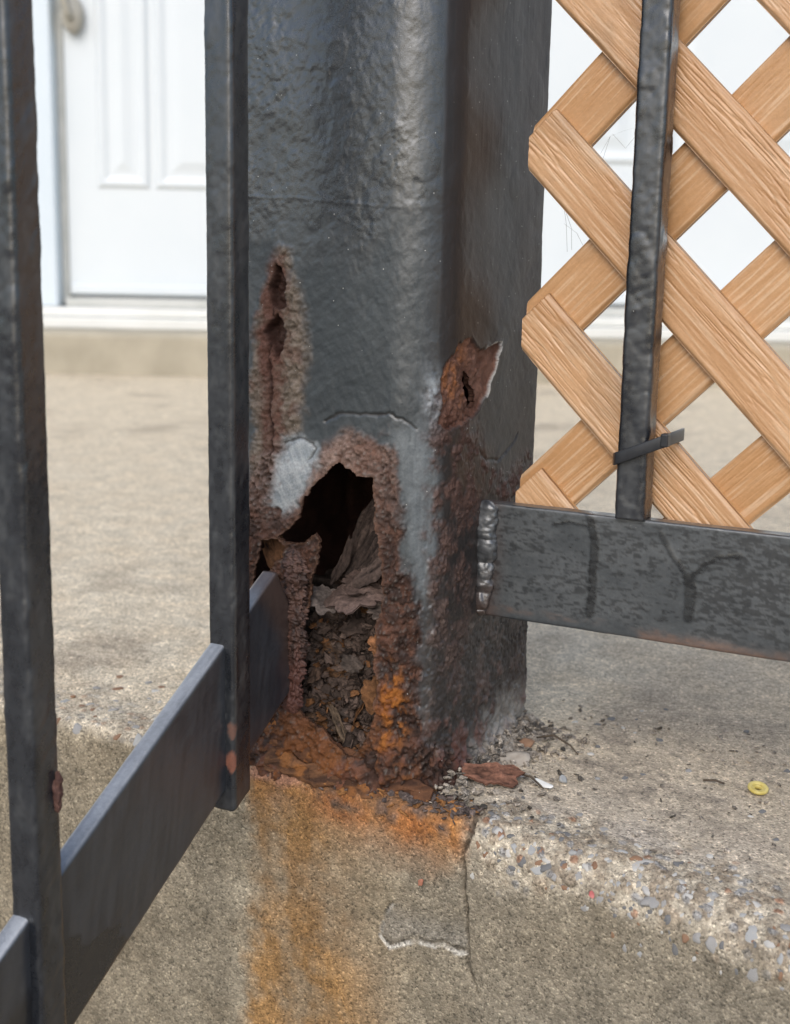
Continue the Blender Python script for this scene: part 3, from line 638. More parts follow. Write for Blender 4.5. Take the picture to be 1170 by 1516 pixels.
def build_pile():
    """crumbled scale that fills the foot of the post"""
    rng = np.random.RandomState(12)
    t = np.arange(-100, -8, .8); p = np.arange(0, 125, .8)
    Pp, T = np.meshgrid(p, t, indexing='ij')
    zt = 74 + 6 * fbm(T / 20, T * 0, o=2, seed=201)
    Z = np.minimum(Pp - 3, zt); back = np.clip(Pp - 3 - zt, 0, None) * 1.6
    Wd = 7 + 13 * sstep(0, 75, Z) + back
    fl = fbm(T / 7, Pp / 3.2, o=4, seed=203); rg = ridge(T / 9 + .4 * fl, Pp / 4, 4, 205); cv, cd = cells(T / 5 + .5 * fl, Pp / 3.4 + .5 * fl, 207)
    D = 5.0 * (rg - .6) + 2.6 * (cv - .5) + 1.4 * fl
    W2 = Wd - D; Z2 = Z + np.where(back > 0, D * .8, .3 * D)
    C = mix((.030,.022,.018), (.085,.064,.053), np.clip(.45 + 1.0 * (cv - .5) + .7 * fl, 0, 1))
    C = mix(C, (.16,.08,.035), np.clip(sstep(.15, .6, fbm(T / 14, Pp / 14, o=3, seed=209)) * .7 + sstep(28, 5, Z) * .6, 0, 1))
    base = [np.stack([T, W2, Z2], -1).reshape(-1, 3) / 1000], [grid_quads(*T.shape)], [C.reshape(-1, 3)]
    V, Q_, cc = base; Tt = []; nV = len(V[0])
    for k in range(1100):
        tv = rng.uniform(-70, -22); zv = rng.uniform(4, 80); L_ = .8 + 2.9 * rng.rand()**2; col = np.array((.080,.056,.045)) * rng.uniform(.4, 1.7)
        if rng.rand() < .14: col = np.array((.15,.07,.03)) * rng.uniform(.6, 1.2)
        if k % 6 == 0: L_ *= 1.9
        f, q_, c = ragged(rng, L_, L_ * rng.uniform(.35, .8), rng.uniform(.2, .5), rng.uniform(-.35, .35), col)
        R_ = rotm(math.radians(55) + rng.randn() * .5, rng.randn() * .45, rng.randn() * .7)
        f = f @ R_.T + np.array((tv, 7 + 13 * sstep(0, 75, zv) - 1.5 + rng.randn() * 1.6, zv)); f /= 1000
        V.append(f); Q_.append(q_ + nV); cc.append(c); nV += len(f)
    me = mesh_np('rust_scale', np.concatenate(V), np.concatenate(Q_), M_FLAKE, np.clip(np.concatenate(cc), .01, 1), np.full(nV, .8), smooth=False)
    o = add('rust_scale', me, None, C0, -TH); tag(o, 'dark crumbled rust scale heaped inside the foot of the post', 'rust scale', kind='stuff')
    return o
build_pile()
rng = np.random.RandomState(33)
def big_flake(t, w_, z, L_, W_, th, curl, col, rot, label, group=None):
    me = flake_obj(rng, L_, W_, th, curl, col)
    o = add('rust_flake', me, None, Wp(t / 1000, w_ / 1000, z / 1000)); me.transform(Matrix.Scale(.001, 4))
    o.rotation_euler = (Matrix.Rotation(-TH, 3, 'Z') @ Matrix.Rotation(rot[2], 3, 'Z') @ Matrix.Rotation(rot[1], 3, 'Y') @ Matrix.Rotation(rot[0], 3, 'X')).to_euler()
    return tag(o, label, 'rust flake', group)
rad = math.radians
big_flake(-42, 10, 86, 15, 11, 1.0, -.12, (.105,.072,.060), (rad(28), rad(-6), rad(4)), 'largest curled grey-brown rust plate lying across the hole in the post', None)
big_flake(-42, 16, 91, 14, 8, .9, -.15, (.085,.058,.048), (rad(30), rad(8), rad(-12)), 'rust plate stacked on the largest curled plate in the hole', None)
big_flake(-57, 8, 82, 9, 7, .8, .10, (.10,.080,.070), (rad(42), rad(10), rad(16)), 'pale grey pointed rust flake at the left of the hole', None)
big_flake(-30, 10, 81, 6, 4, .8, .1, (.09,.07,.06), (rad(60), rad(-12), rad(25)), 'small dark rust flake at the right rim of the hole', None)
G = 'thin rust laminae leaning in the hole'
for k, (t, w_, z, l, ang_, c) in enumerate([(-30,14,110,21,84,.8), (-33,20,103,20,70,.6), (-38,24,104,19,62,.55), (-43,22,100,17,50,.6), (-36,12,97,13,40,.9), (-48,26,98,16,60,.5), (-27,10,118,16,88,1.1), (-31,26,116,20,76,.9), (-52,30,108,20,70,.8), (-58,24,96,13,64,.8), (-45,36,112,24,82,.9)]):
    big_flake(t, w_, z, l, 3.6 + .5 * (k % 3), .6, .10 if k % 2 else -.08, np.array((.085,.06,.05)) * c, (rad(70), -rad(ang_), rad(12 * (k % 3) - 8)), ('tallest thin rust lamina standing against the right rim of the hole', 'steep thin rust lamina just left of the tallest one in the hole', 'dark thin rust lamina third from the right rim of the hole', 'slanted rust lamina in the middle of the hole, above the plates', 'short rust lamina lying low in front of the others in the hole', 'dark thin rust lamina left of the slanted one in the hole', 'narrow reddish rust lamina at the right rim, high in the hole', 'reddish rust lamina behind the right rim of the hole', 'rust lamina deep in the left half of the hole', 'short leftmost rust lamina beside the weld inside the hole', 'hindmost tall rust lamina at the back of the hole')[k], G)
big_flake(-80, 7, 95, 16, 6, 1.0, .05, (.13,.062,.030), (rad(84), rad(68), rad(8)), 'orange-brown rust strip showing through the gap left of the weld', None)
big_flake(-26, 5, 44, 10, 8, 1.2, .08, (.15,.07,.03), (rad(82), rad(70), 0), 'orange-brown rust scab on the lower right of the hole', None)
big_flake(-44, 9, 54, 5.0, 3.4, .7, .15, (.060,.046,.038), (rad(62), rad(24), rad(6)), 'dark grey rust flake low in the middle of the hole', None)
big_flake(-48, 5, 26, 10, 2.2, .8, .05, (.10,.07,.047), (rad(75), rad(62), 0), 'narrow upright rust splinter at the bottom of the hole', None)
big_flake(-62, 7, 46, 5, 3, .7, .12, (.075,.048,.035), (rad(66), rad(-38), rad(-10)), 'brown rust flake beside the stair rail weld', None)
big_flake(-26.5, 3, 66, 6, 5, 1.0, .05, (.20,.09,.04), (rad(84), rad(20), 0), 'small orange rust scab at the right edge of the hole', None)

# laminated skirt of rust at the foot of the post
def apron(name, t0, t1, zt, zb, w0, seed, cA, cB):
    t = np.arange(t0, t1, .6); p = np.linspace(0, 1, 34); Pp, T = np.meshgrid(p, t, indexing='ij')
    top = np.interp(T, *zt) + 2.2 * fbm(T / 6, T * 0 + seed, o=4, seed=seed); bot = np.interp(T, *zb) + 1.6 * fbm(T / 5, T * 0 + seed + 9, o=4, seed=seed + 3)
    Z = bot + (top - bot) * Pp
    lay = .6 * fbm(T / 13, Z / 2.4 - T * .1, o=4, seed=seed + 5) + .5 * (cells(T / 5, Z / 2.6, seed + 11)[0] - .5)
    W2 = w0 - 3.0 * np.sin(Pp * math.pi) * .6 - 1.5 * lay - 1.8 * fbm(T / 9, Z / 7, o=3, seed=seed + 7) + 3 * Pp
    C = mix(cA, cB, np.clip(.5 + 1.5 * lay, 0, 1)); C = mix(C, (.30,.12,.035), np.clip(sstep(.1, .5, fbm(T / 8, Z / 5, o=3, seed=seed + 8)) * .7, 0, 1))
    P1 = np.stack([T, W2, Z], -1); P2 = np.stack([T, W2 + 1.4, Z], -1)
    n, m = T.shape; q = grid_quads(n, m); V = np.concatenate([P1.reshape(-1, 3), P2.reshape(-1, 3)]) / 1000
    i = np.arange(m - 1); a = i; b = (n - 1) * m + i; off = n * m
    e = np.concatenate([np.stack([a + 1, a, a + off, a + 1 + off], -1), np.stack([b, b + 1, b + 1 + off, b + off], -1)])
    return add(name, mesh_np(name, V, np.concatenate([q, q[:, ::-1] + off, e]), M_STEEL, np.clip(np.concatenate([C.reshape(-1, 3)] * 2), .01, 1), np.full(2 * n * m, .75)), post)
A1 = ([-98,-80,-60,-45,-30,-12,2], [22,30,24,16,13,9,5]); B1 = ([-98,-75,-50,-25,2], [3,3,-1,-5,-7])
apron('rust_skirt', -97, 1, A1, B1, 1.0, 301, (.050,.024,.015), (.15,.068,.034))
A2 = ([-84,-60,-40,-20,0], [9,8,4,2,0]); B2 = ([-84,-60,-35,-12,0], [1,-1,-5,-7,-7])
apron('rust_skirt', -82, -3, A2, B2, -4.5, 321, (.060,.030,.018), (.18,.085,.040))

# ------------------------------------------------------------------ bars: balusters and rails
def bar(name, O, A, B, Cx, along, wb, wc, r, disp, colf, parent, shear=0.0, step=.9, mat=None):
    """rounded rectangular bar. O origin, A axis, B and Cx the two cross directions (unit); along: stations (mm)"""
    hb, hc = wb / 2, wc / 2
    prof = []; nrm = []; arc = []
    def edge(p0, p1, n):
        L_ = math.hypot(p1[0] - p0[0], p1[1] - p0[1]); k = max(1, int(L_ / step))
        for i in range(k): f = i / k; prof.append((p0[0] + (p1[0] - p0[0]) * f, p0[1] + (p1[1] - p0[1]) * f)); nrm.append(n)
    def cor(cx, cy, a0):
        for i in range(4): a = a0 + (math.pi / 2) * i / 4; prof.append((cx + r * math.cos(a), cy + r * math.sin(a))); nrm.append((math.cos(a), math.sin(a)))
    edge((-hb + r, -hc), (hb - r, -hc), (0, -1)); cor(hb - r, -hc + r, -math.pi / 2)
    edge((hb, -hc + r), (hb, hc - r), (1, 0)); cor(hb - r, hc - r, 0)
    edge((hb - r, hc), (-hb + r, hc), (0, 1)); cor(-hb + r, hc - r, math.pi / 2)
    edge((-hb, hc - r), (-hb, -hc + r), (-1, 0)); cor(-hb + r, -hc + r, math.pi)
    prof, nrm = np.array(prof), np.array(nrm); m = len(prof); n = len(along)
    Lg = np.broadcast_to(along[:, None], (n, m)); b = np.broadcast_to(prof[:, 0], (n, m)); c = np.broadcast_to(prof[:, 1], (n, m))
    nb = np.broadcast_to(nrm[:, 0], (n, m)); nc = np.broadcast_to(nrm[:, 1], (n, m))
    D = disp(Lg, b, c, nb, nc); col, rg = colf(Lg, b, c, nb, nc)
    b2, c2 = b + nb * D, c + nc * D; l2 = Lg + shear * c2
    O, A, B, Cx = (np.array(v_, float) for v_ in (O, A, B, Cx))
    V = (O * 1000 + l2[..., None] * A + b2[..., None] * B + c2[..., None] * Cx).reshape(-1, 3)
    q = grid_quads(n, m, True); V = np.concatenate([V, V[:m].mean(0)[None], V[-m:].mean(0)[None]]); col = col.reshape(-1, 3)
    col = np.concatenate([col, col[:1], col[-1:]]); rg = np.concatenate([rg.ravel(), [.5, .5]]); i = np.arange(m)
    tr = np.concatenate([np.stack([np.full(m, n * m), (i + 1) % m, i], -1), np.stack([np.full(m, n * m + 1), (n - 1) * m + i, (n - 1) * m + (i + 1) % m], -1)])
    return add(name, mesh_np(name, V / 1000, q, mat or M_PAINT, np.clip(col, .006, .9), rg, tris=tr), parent)
def lump(seed, amp=.5, big=.5):
    def f(L_, b, c, nb, nc):
        return amp * (.40 * fbm(L_ / 7, b / 5, c / 5, 4, seed) + .34 * fbm(L_ / 2.6, b / 2.4, c / 2.4, 3, seed + 3)) + big * .28 * fbm(L_ / 40, b / 9, c / 9, 3, seed + 7) + amp * .9 * blobs(L_ / 9, b / 7 + c / 7, seed + 9, .25)
    return f
def paintcol(seed, chips=(), grey=.5):
    def f(L_, b, c, nb, nc):
        n = fbm(L_ / 16, b / 5, c / 5, 4, seed + 21); n2 = fbm(L_ / 3, b / 2, c / 2, 3, seed + 23)
        C = mix((.009,.011,.015), (.024,.027,.032), np.clip(.45 + 1.2 * n + .5 * n2, 0, 1))
        C = mix(C, (.050,.052,.053), np.clip(sstep(.15, .6, n + .5 * n2) * grey, 0, 1))
        Rg = .30 + .10 * n + .05 * n2
        for (l0, b0, c0, rl, rb, cc) in chips:
            d = np.sqrt(((L_ - l0) / rl)**2 + ((b - b0)**2 + (c - c0)**2) / rb**2) + .35 * n2
            m = sstep(1.1, .85, d); C = mix(C, cc, m); Rg = Rg * (1 - m) + .8 * m
        return C, Rg
    return f
ZA = (0, 0, 1); BX = (1, 0, 0); CY = (0, 1, 0)
def railing_bar(t, w_, z0, z1, label, seed, chips=(), shear=0.0, amp=.36, grey=.5):
    root = empty('baluster', t / 1000, w_ / 1000, z0 / 1000)
    al = np.concatenate([np.arange(0, 346 - z0, .9), cum(347 - z0, z1 - z0, 4, .3, 80)])
    bar('bar', (0, 0, 0), ZA, BX, CY, al, 13, 13, 2.0, lump(seed, amp), paintcol(seed, chips, grey), root, shear)
    return tag(root, label, 'baluster', 'square iron bars of the railing')
railing_bar(-71.5, -46, 5, 900, 'black iron baluster of the stair rail nearest the post, two paint chips at its foot', 41, ((22, 5.0, -6.5, 5, 2.6, (.19,.065,.035)), (36, 5.5, -6.5, 3.6, 2.2, (.13,.06,.04))), .55)
railing_bar(-71.5, -162.5, -62, 900, 'black iron baluster of the stair rail at the far left, farthest from the post', 57, (), .55, .5)
railing_bar(68.7, 54, 126.3, 900, 'black iron baluster in front of the tan lattice, standing on the right rail', 73, (), 0, .6, .25)

# right-hand bottom rail
DRIP1 = [(52.8,125.5), (55.8,115.4), (55.5,97.2), (55,82)]; DRIP2 = [(84.4,121.7), (89.3,113.5), (96.2,105.7), (98.8,100.2), (98.5,87)]; DRIP3 = [(98,103), (102.5,109.4), (109.1,114), (118,116)]
DRIPH = [(36,120), (44,122), (52.8,121)]
def rail_masks(L_, c):
    z = c + 100.2; j = .8 * fbm(L_ / 4, z / 6, o=3, seed=401)
    d = np.minimum.reduce([seg_dist(L_ + j, z, DRIP1) - 2.1, seg_dist(L_ + j, z, DRIP2) - 1.1 - 1.5 * sstep(106, 98, z), seg_dist(L_ + j, z, DRIP3) - 1.0, seg_dist(L_ + j, z, DRIPH) - .6])
    return sstep(.6, -.6, d), z
def rail_disp(L_, b, c, nb, nc):
    dr, z = rail_masks(L_, c)
    return .22 * fbm(L_ / 12, c / 9, b / 5, 4, 411) + .05 * fbm(L_ / 2, c / 1.5, b, 3, 413) + .14 * dr * (nb < -.5)
def rail_col(L_, b, c, nb, nc):
    dr, z = rail_masks(L_, c)
    n = fbm(L_ / 3.4, c / 1.3, b / 4, 4, 421); n3 = fbm(L_ / 22, c / 14, b / 4, 3, 423); n1 = fbm(L_ / 1.5, c / .7, b / 2, 3, 425)
    C = mix((.038,.044,.048), (.066,.072,.075), np.clip(.5 + n3 + .4 * n1, 0, 1))
    mott = sstep(.02, .28, n * .8 + .45 * n1 + .35 * n3 - .06 + .2 * sstep(70, 120, L_)) * (1 - sstep(22, 26.5, np.abs(c)) * .3) * sstep(-27, -18, c)
    C = mix(C, (.014,.016,.018), mott * .8); C = mix(C, (.008,.009,.010), dr * np.clip(.8 + .5 * n, .4, .95))
    C = mix(C, (.055,.034,.028), np.clip(sstep(16, 2, L_ + 5 * n3) * .8, 0, 1)); C = mix(C, (.15,.08,.05), np.clip(sstep(-20, -26, c + 3 * n) * sstep(-.1, .35, n3 + .25) * .7, 0, 1))
    return C, .44 + .1 * n3 - .12 * mott - .16 * dr
rl = empty('bottom_rail', 0, .054, .1002); tag(rl, 'flat black steel rail welded to the right of the post below the lattice', 'rail')
bar('flat_bar', (-.002, 0, 0), (1, 0, 0), (0, 1, 0), (0, 0, 1), np.concatenate([np.arange(0, 190, .7), cum(191, 900, 3, .2, 60)]), 8, 52.6, 1.1, rail_disp, rail_col, rl, step=.7)
def weld(name, pts, rads, seed, cA, cB, parent, seg=44, gloss=.3, fine=.1):
    """one bead: a row of overlapping lumps"""
    V = []; C = []; Qs = []; nV = 0; al = np.linspace(0, 1, 14)
    for (x, y, z), (rx, ry, rz) in zip(pts, rads):
        ph = np.linspace(.02, math.pi - .02, 34); th = np.linspace(0, 2 * math.pi, seg, endpoint=False); PH, TT = np.meshgrid(ph, th, indexing='ij')
        k = 1 + .5 * fbm(np.sin(PH) * np.cos(TT) * 1.6 + x, np.sin(PH) * np.sin(TT) * 1.6 + z, np.cos(PH) * 1.6, 3, seed)
        k = k + fine * fbm(np.sin(PH) * np.cos(TT) * rx / 1.1 + x, np.sin(PH) * np.sin(TT) * ry / 1.1 + z, np.cos(PH) * rz / 1.1, 3, seed + 2)
        P3 = np.stack([x + rx * k * np.sin(PH) * np.cos(TT), y + ry * k * np.sin(PH) * np.sin(TT), z + rz * k * np.cos(PH)], -1)
        V.append(P3.reshape(-1, 3)); C.append(mix(cA, cB, np.clip(.5 + fbm(P3[..., 0] / 3, P3[..., 1] / 3, P3[..., 2] / 3, 3, seed + 5), 0, 1)).reshape(-1, 3))
        Qs.append(grid_quads(34, seg, True)[:, ::-1] + nV); nV += 34 * seg
    return add(name, mesh_np(name, np.concatenate(V) / 1000, np.concatenate(Qs), M_STEEL, np.clip(np.concatenate(C), .01, 1), np.full(nV, gloss)), parent)
def bead(name, path, rx, ry, seed, colf, parent, gloss, rip=6.0, n=150, seg=40, fine=.16):
    """continuous rippled weld along a path of (x, y, z) in mm; rx, ry interpolate along it"""
    f = np.linspace(0, 1, n); k = np.linspace(0, 1, len(path)); p = np.stack([np.interp(f, k, [q_[i] for q_ in path]) for i in range(3)], -1)
    RX, RY = np.interp(f, np.linspace(0, 1, len(rx)), rx), np.interp(f, np.linspace(0, 1, len(ry)), ry)
    ln_ = np.cumsum(np.r_[0, np.linalg.norm(np.diff(p, axis=0), axis=1)]); th = np.linspace(0, 2 * math.pi, seg, endpoint=False)
    Lg, TT = np.meshgrid(ln_, th, indexing='ij')
    ph = Lg / rip + .45 * fbm(Lg / 9, TT * 0, o=2, seed=seed); saw = np.abs(np.sin(math.pi * ph))**.6
    end = np.sqrt(np.clip(np.minimum(Lg, ln_[-1] - Lg) / 3.0, 0.0, 1))
    rr_ = (.72 + .28 * saw + .34 * fbm(np.cos(TT) * 1.3 + 5, np.sin(TT) * 1.3, Lg / 6, 3, seed + 1) + fine * fbm(np.cos(TT) * 4, np.sin(TT) * 4, Lg / 1.3, 3, seed + 2)) * end
    P3 = np.stack([p[:, None, 0] + RX[:, None] * rr_ * np.cos(TT), p[:, None, 1] + RY[:, None] * rr_ * np.sin(TT), p[:, None, 2] + 0 * TT], -1)
    C = colf(Lg, TT, fbm(np.cos(TT) * 2, np.sin(TT) * 2, Lg / 4, 4, seed + 4))
    return add(name, mesh_np(name, P3.reshape(-1, 3) / 1000, grid_quads(n, seg, True), M_STEEL, np.clip(C.reshape(-1, 3), .008, 1), np.full(n * seg, gloss)), parent)
bead('weld_bead', [(1.5, -4.2, 27.5), (.8, -4.8, 14), (1.4, -4.6, 0), (.4, -4.8, -12), (0, -4.0, -27)], [5.6, 6.8, 5.4, 6.2, 4.2], [3.6, 4.4, 3.6, 4.2, 2.8], 433, lambda L_, t_, n_: mix(mix((.030,.033,.036), (.085,.09,.096), np.clip(.5 + n_, 0, 1)), (.055,.036,.030), sstep(28, 50, L_ + 10 * n_)), rl, .36, 13.0, fine=.07)
# stair rail going down to the left
SL = .59; ca, sa = 1 / math.hypot(1, SL), SL / math.hypot(1, SL)
srail = empty('stair_rail', -.0735, 0, .073); tag(srail, 'sloping flat black steel stair rail running down to the left from the post', 'rail')
def sr_disp(L_, b, c, nb, nc): return .18 * fbm(L_ / 14, c / 6, b / 5, 4, 451) + .05 * fbm(L_ / 3, c / 3, b, 3, 453)
def sr_col(L_, b, c, nb, nc):
    n = fbm(L_ / 3.0 + c / 3.5, c / 26 - L_ / 40, b / 4, 4, 461); n3 = fbm(L_ / 25, c / 18, b / 4, 3, 463)
    C = mix((.020,.023,.030), (.040,.044,.052), np.clip(.5 + n + .4 * n3, 0, 1))
    edge_ = 168 + .2 * (c - 5) - 9 * fbm(L_ * 0 + 1, c / 7, o=2, seed=465) ; fresh = sstep(edge_ - 1, edge_ + 1, L_ - .55 * c) * (nb > -.5)
    C = mix(C, (.016,.017,.020), fresh * sstep(10, 2, c)); 
    C = mix(C, (.30,.315,.335), np.clip(sstep(.5, .9, nc) * (.8 + .5 * n3), 0, 1))  # pale worn top edge, with the sky sheen put into its colour
    C = mix(C, (.07,.045,.036), np.clip(sstep(22, 6, L_ + 7 * n3) * .85, 0, 1))
    return C, .38 + .08 * n3 - .10 * fresh
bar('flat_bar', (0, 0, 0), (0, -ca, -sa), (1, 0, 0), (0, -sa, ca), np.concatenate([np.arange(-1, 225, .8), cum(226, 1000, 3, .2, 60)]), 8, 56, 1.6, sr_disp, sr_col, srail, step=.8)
# rusty weld that still ties the stair rail to the torn skin of the post
bead('weld_bead', [(5.2, -1.2, 33), (6.5, -2.2, 24), (6.0, -1.6, 8), (6.8, -2.0, -6), (5.6, -1.4, -22), (4.6, -1.6, -44)], [3.4, 5.4, 4.8, 5.6, 4.6, 4.0], [2.0, 2.7, 2.0, 2.6, 2.0, 1.8], 471, lambda L_, t_, n_: mix(mix((.032,.017,.013), (.105,.056,.042), np.clip(.5 + 1.2 * n_, 0, 1)), (.10,.035,.026), sstep(38, 60, L_ + 12 * n_) * .6), srail, .60, 9, 220, 56, .75)
# scab of rust on the far-left bar
weld_o = weld('rust_scab', [(0, 0, 0), (.6, .3, 4.5), (-.3, 0, -4)], [(1.8, 1.6, 4.5), (1.3, 1.2, 3), (1.4, 1.3, 3.5)], 481, (.07,.035,.03), (.14,.075,.06), [o for o in COL.objects if o.name == 'baluster.001'][0], gloss=.7)
weld_o.location = (.0072, .004, .062 + .0500)

# ------------------------------------------------------------------ lattice panel
def clip(poly, a, b, c):
    """keep a*x + b*y <= c"""
    out = []
    for i in range(len(poly)):
        p, q = poly[i], poly[(i + 1) % len(poly)]; fp, fq = a * p[0] + b * p[1] - c, a * q[0] + b * q[1] - c
        if fp <= 0: out.append(p)
        if fp * fq < 0: s = fp / (fp - fq); out.append((p[0] + (q[0] - p[0]) * s, p[1] + (q[1] - p[1]) * s))
    return out
lat = empty('lattice_panel', .0103, .063, .095); tag(lat, 'tan woodgrain plastic lattice panel tied behind the right railing', 'lattice')
R2 = math.sqrt(.5)
def strip(kind, c0, c1, seed, w0, th=4.6):
    trim = c0 + 38.2
    """kind 'S' : c = z + a, runs down to the right; 'B' : c = z - a, runs up to the right (mm)"""
    wd = (c1 - c0) * R2; amin, amax, zmin, zmax = 10.3, 330.0, 97.0, 520.0
    # along coordinate l measured on the strip's own axis; across coordinate m from 0 to wd
    cm = (c0 + c1) / 2
    if kind == 'S': a_lo, a_hi = max(amin, cm - zmax), min(amax, cm - zmin)
    else: a_lo, a_hi = max(amin, zmin - cm), min(amax, zmax - cm)
    if a_hi - a_lo < 8: return
    def uv_to_az(l, m):
        mc = m - wd / 2
        if kind == 'S': return a_lo + l * R2 + mc * R2, (cm - a_lo) - l * R2 + mc * R2
        return a_lo + l * R2 - mc * R2, (cm + a_lo) + l * R2 + mc * R2
    Lmax = (a_hi - a_lo) / R2
    ls = np.arange(-wd, Lmax + wd, 1.3); ms = np.concatenate([[0, .35, .9, 1.5], np.linspace(2.1, wd - 2.1, 74), [wd - 1.5, wd - .9, wd - .35, wd]])
    Lg, Mg = np.meshgrid(ls, ms, indexing='ij')
    wob = 2.2 * fbm(Lg / 60, Mg / 18, o=2, seed=seed)
    g1 = 1 - np.abs(vn(Lg / 34, (Mg + wob) / .95, 0.0, seed + 1)); g2 = 1 - np.abs(vn(Lg / 14, (Mg + wob) / .7, 0.0, seed + 2)); fine = fbm(Lg / 5, Mg / .9, o=2, seed=seed + 3)
    amp = np.clip(.6 + .9 * fbm(Lg / 40, Mg / 9, o=2, seed=seed + 4), .1, 1.2) * (1.0 if kind == 'S' else .5)
    groove = sstep(.80, .99, g1) * .55 + sstep(.86, 1.0, g2) * .22
    rnd = np.minimum(Mg, wd - Mg); bev = 1.3 * (1 - sstep(0, 1.7, rnd))**1.5
    hgt = -groove * amp * .9 + .10 * fine - bev
    a, z = uv_to_az(Lg, Mg)
    inside = (a >= amin) & (a <= amax) & (z >= zmin) & (z <= zmax)
    if kind == 'S':      # ends trimmed square along the strips behind
        k = np.array([275.8 + 78.4 * i for i in range(-6, 6)]); st_ = k[np.argmin(np.abs(k - (cm - 20.6 - 10.3 + 8)))] if False else None
        endc = cm - 25.2         # z - a of the square end
        inside &= (z - a) <= endc + 0.0
    # clamp instead of dropping, so that the cut ends stay straight
    a2 = a; z2 = z
    if kind == 'S':
        over = np.clip((z - a - endc) / 2, 0, None); a2 = a + over; z2 = z - over
    else:
        inside &= (z + a) >= trim
        over = np.clip((trim - z - a) / 2, 0, None); a2 = a + over; z2 = z + over
    left = np.clip(amin - a2, 0, None)
    a2 = a2 + left; z2 = z2 - (left if kind == 'S' else -left) * 1.0
    cells_ok = inside
    n, m = Lg.shape
    q = grid_quads(n, m).reshape(n - 1, m - 1, 4)
    ok = cells_ok[:-1, :-1] | cells_ok[1:, :-1] | cells_ok[:-1, 1:] | cells_ok[1:, 1:]
    Vf = np.stack([a2 - 10.3, w0 - hgt - 63, z2 - 95], -1); Vb = np.stack([a2 - 10.3, np.full_like(a2, w0 + th - 63), z2 - 95], -1)
    no_ = n * m; faces = [q[ok][:, ::-1] if kind == 'B' else q[ok][:, ::-1], q[ok] + no_]
    for di, dj, ia, ib in ((1, 0, 3, 2), (-1, 0, 1, 0), (0, 1, 2, 1), (0, -1, 0, 3)):
        nb = np.zeros_like(ok)
        if di == 1: nb[:-1] = ok[1:]
        elif di == -1: nb[1:] = ok[:-1]
        elif dj == 1: nb[:, :-1] = ok[:, 1:]
        else: nb[:, 1:] = ok[:, :-1]
        e = ok & ~nb; qa, qb = q[e][:, ia], q[e][:, ib]; faces.append(np.stack([qa, qb, qb + no_, qa + no_], -1))
    tone = fbm(Lg / 60, Mg / 12, o=3, seed=seed + 6); sg = fbm(Lg / 30, Mg / 1.0, o=3, seed=seed + 7)
    C = mix((.45,.245,.115), (.56,.335,.18), np.clip(.5 + .9 * tone + .5 * sg, 0, 1))
    C = mix(C, (.30,.20,.12), np.clip(sstep(.25, .6, fbm(Lg / 25, Mg / 25, o=4, seed=seed + 9)) * .35 + sstep(3, 0, rnd) * .25, 0, 1))
    if kind == 'B': C = mix(C, (.44,.235,.095), .5 + 0 * tone)
    C = mix(C, (.68,.50,.34), np.clip(sstep(.05, .5, sg) * .4, 0, 1)); C = mix(C, (.38,.19,.075), np.clip(groove * amp * .35, 0, 1))
    V = np.concatenate([Vf.reshape(-1, 3), Vb.reshape(-1, 3)]) / 1000; Cc = np.concatenate([C.reshape(-1, 3), np.tile((.42,.22,.09), (no_, 1))])
    Q_ = np.concatenate(faces); used = np.zeros(len(V), bool); used[Q_.ravel()] = True; idx = np.cumsum(used) - 1
    add('lattice_strip', mesh_np('lattice_strip', V[used], idx[Q_], M_LATT, Cc[used], np.full(used.sum(), .36)), lat)
for i, (c0, c1) in enumerate([(48.5,85.5), (126.8,163.8), (205,241.7), (283,319.8), (361.5,397), (439.8,476)]): strip('S', c0, c1, 501 + 11 * i, 63.0)
for i, (c0, c1) in enumerate([(-147,-110), (-68,-31), (10.5,46.8), (89,127), (167.8,205.8), (246.3,281.5), (324.5,360.5)]): strip('B', c0, c1, 601 + 11 * i, 67.8)

# ------------------------------------------------------------------ cable tie
def cable_tie():
    root = empty('cable_tie', .073, .0463, .157); tag(root, 'black nylon cable tie around the baluster and the lattice', 'cable tie')
    w_ = 5.4; th = 1.3
    pth = [(-6,28), (-10.5,27), (-12.3,22), (-12.6,6), (-12.0,2.0), (-10.5,-.4), (-8,-1.2), (0,-1.2), (7,-1.0), (9.4,-.6), (10.6,.6), (11.0,3), (10.8,22), (10,27), (7,28), (-6,28)]
    V = []; n = len(pth)
    for i, (x, y) in enumerate(pth):
        x0, y0 = pth[max(i - 1, 0)]; x1, y1 = pth[min(i + 1, n - 1)]; d = math.hypot(x1 - x0, y1 - y0); nx, ny = (y1 - y0) / d, -(x1 - x0) / d
        zc = .44 * x; 
        for s, z in ((.5, -.5), (.5, .5), (-.5, .5), (-.5, -.5)): V.append(((x + nx * th * s) / 1000, (y + ny * th * s) / 1000, (zc + z * w_) / 1000))
    import bmesh
    me = mesh_np('strap', V, grid_quads(n, 4, True)[:, ::-1], M_BLACKPL, smooth=False); o = add('strap', me, root)
    b = o.modifiers.new('bevel', 'BEVEL'); b.width = .0004; b.segments = 2
    h = box('tie_head', .0086, .0118, -.0021, .0026, .0020, .0076, M_BLACKPL, root, .0006)
    return root
cable_tie()

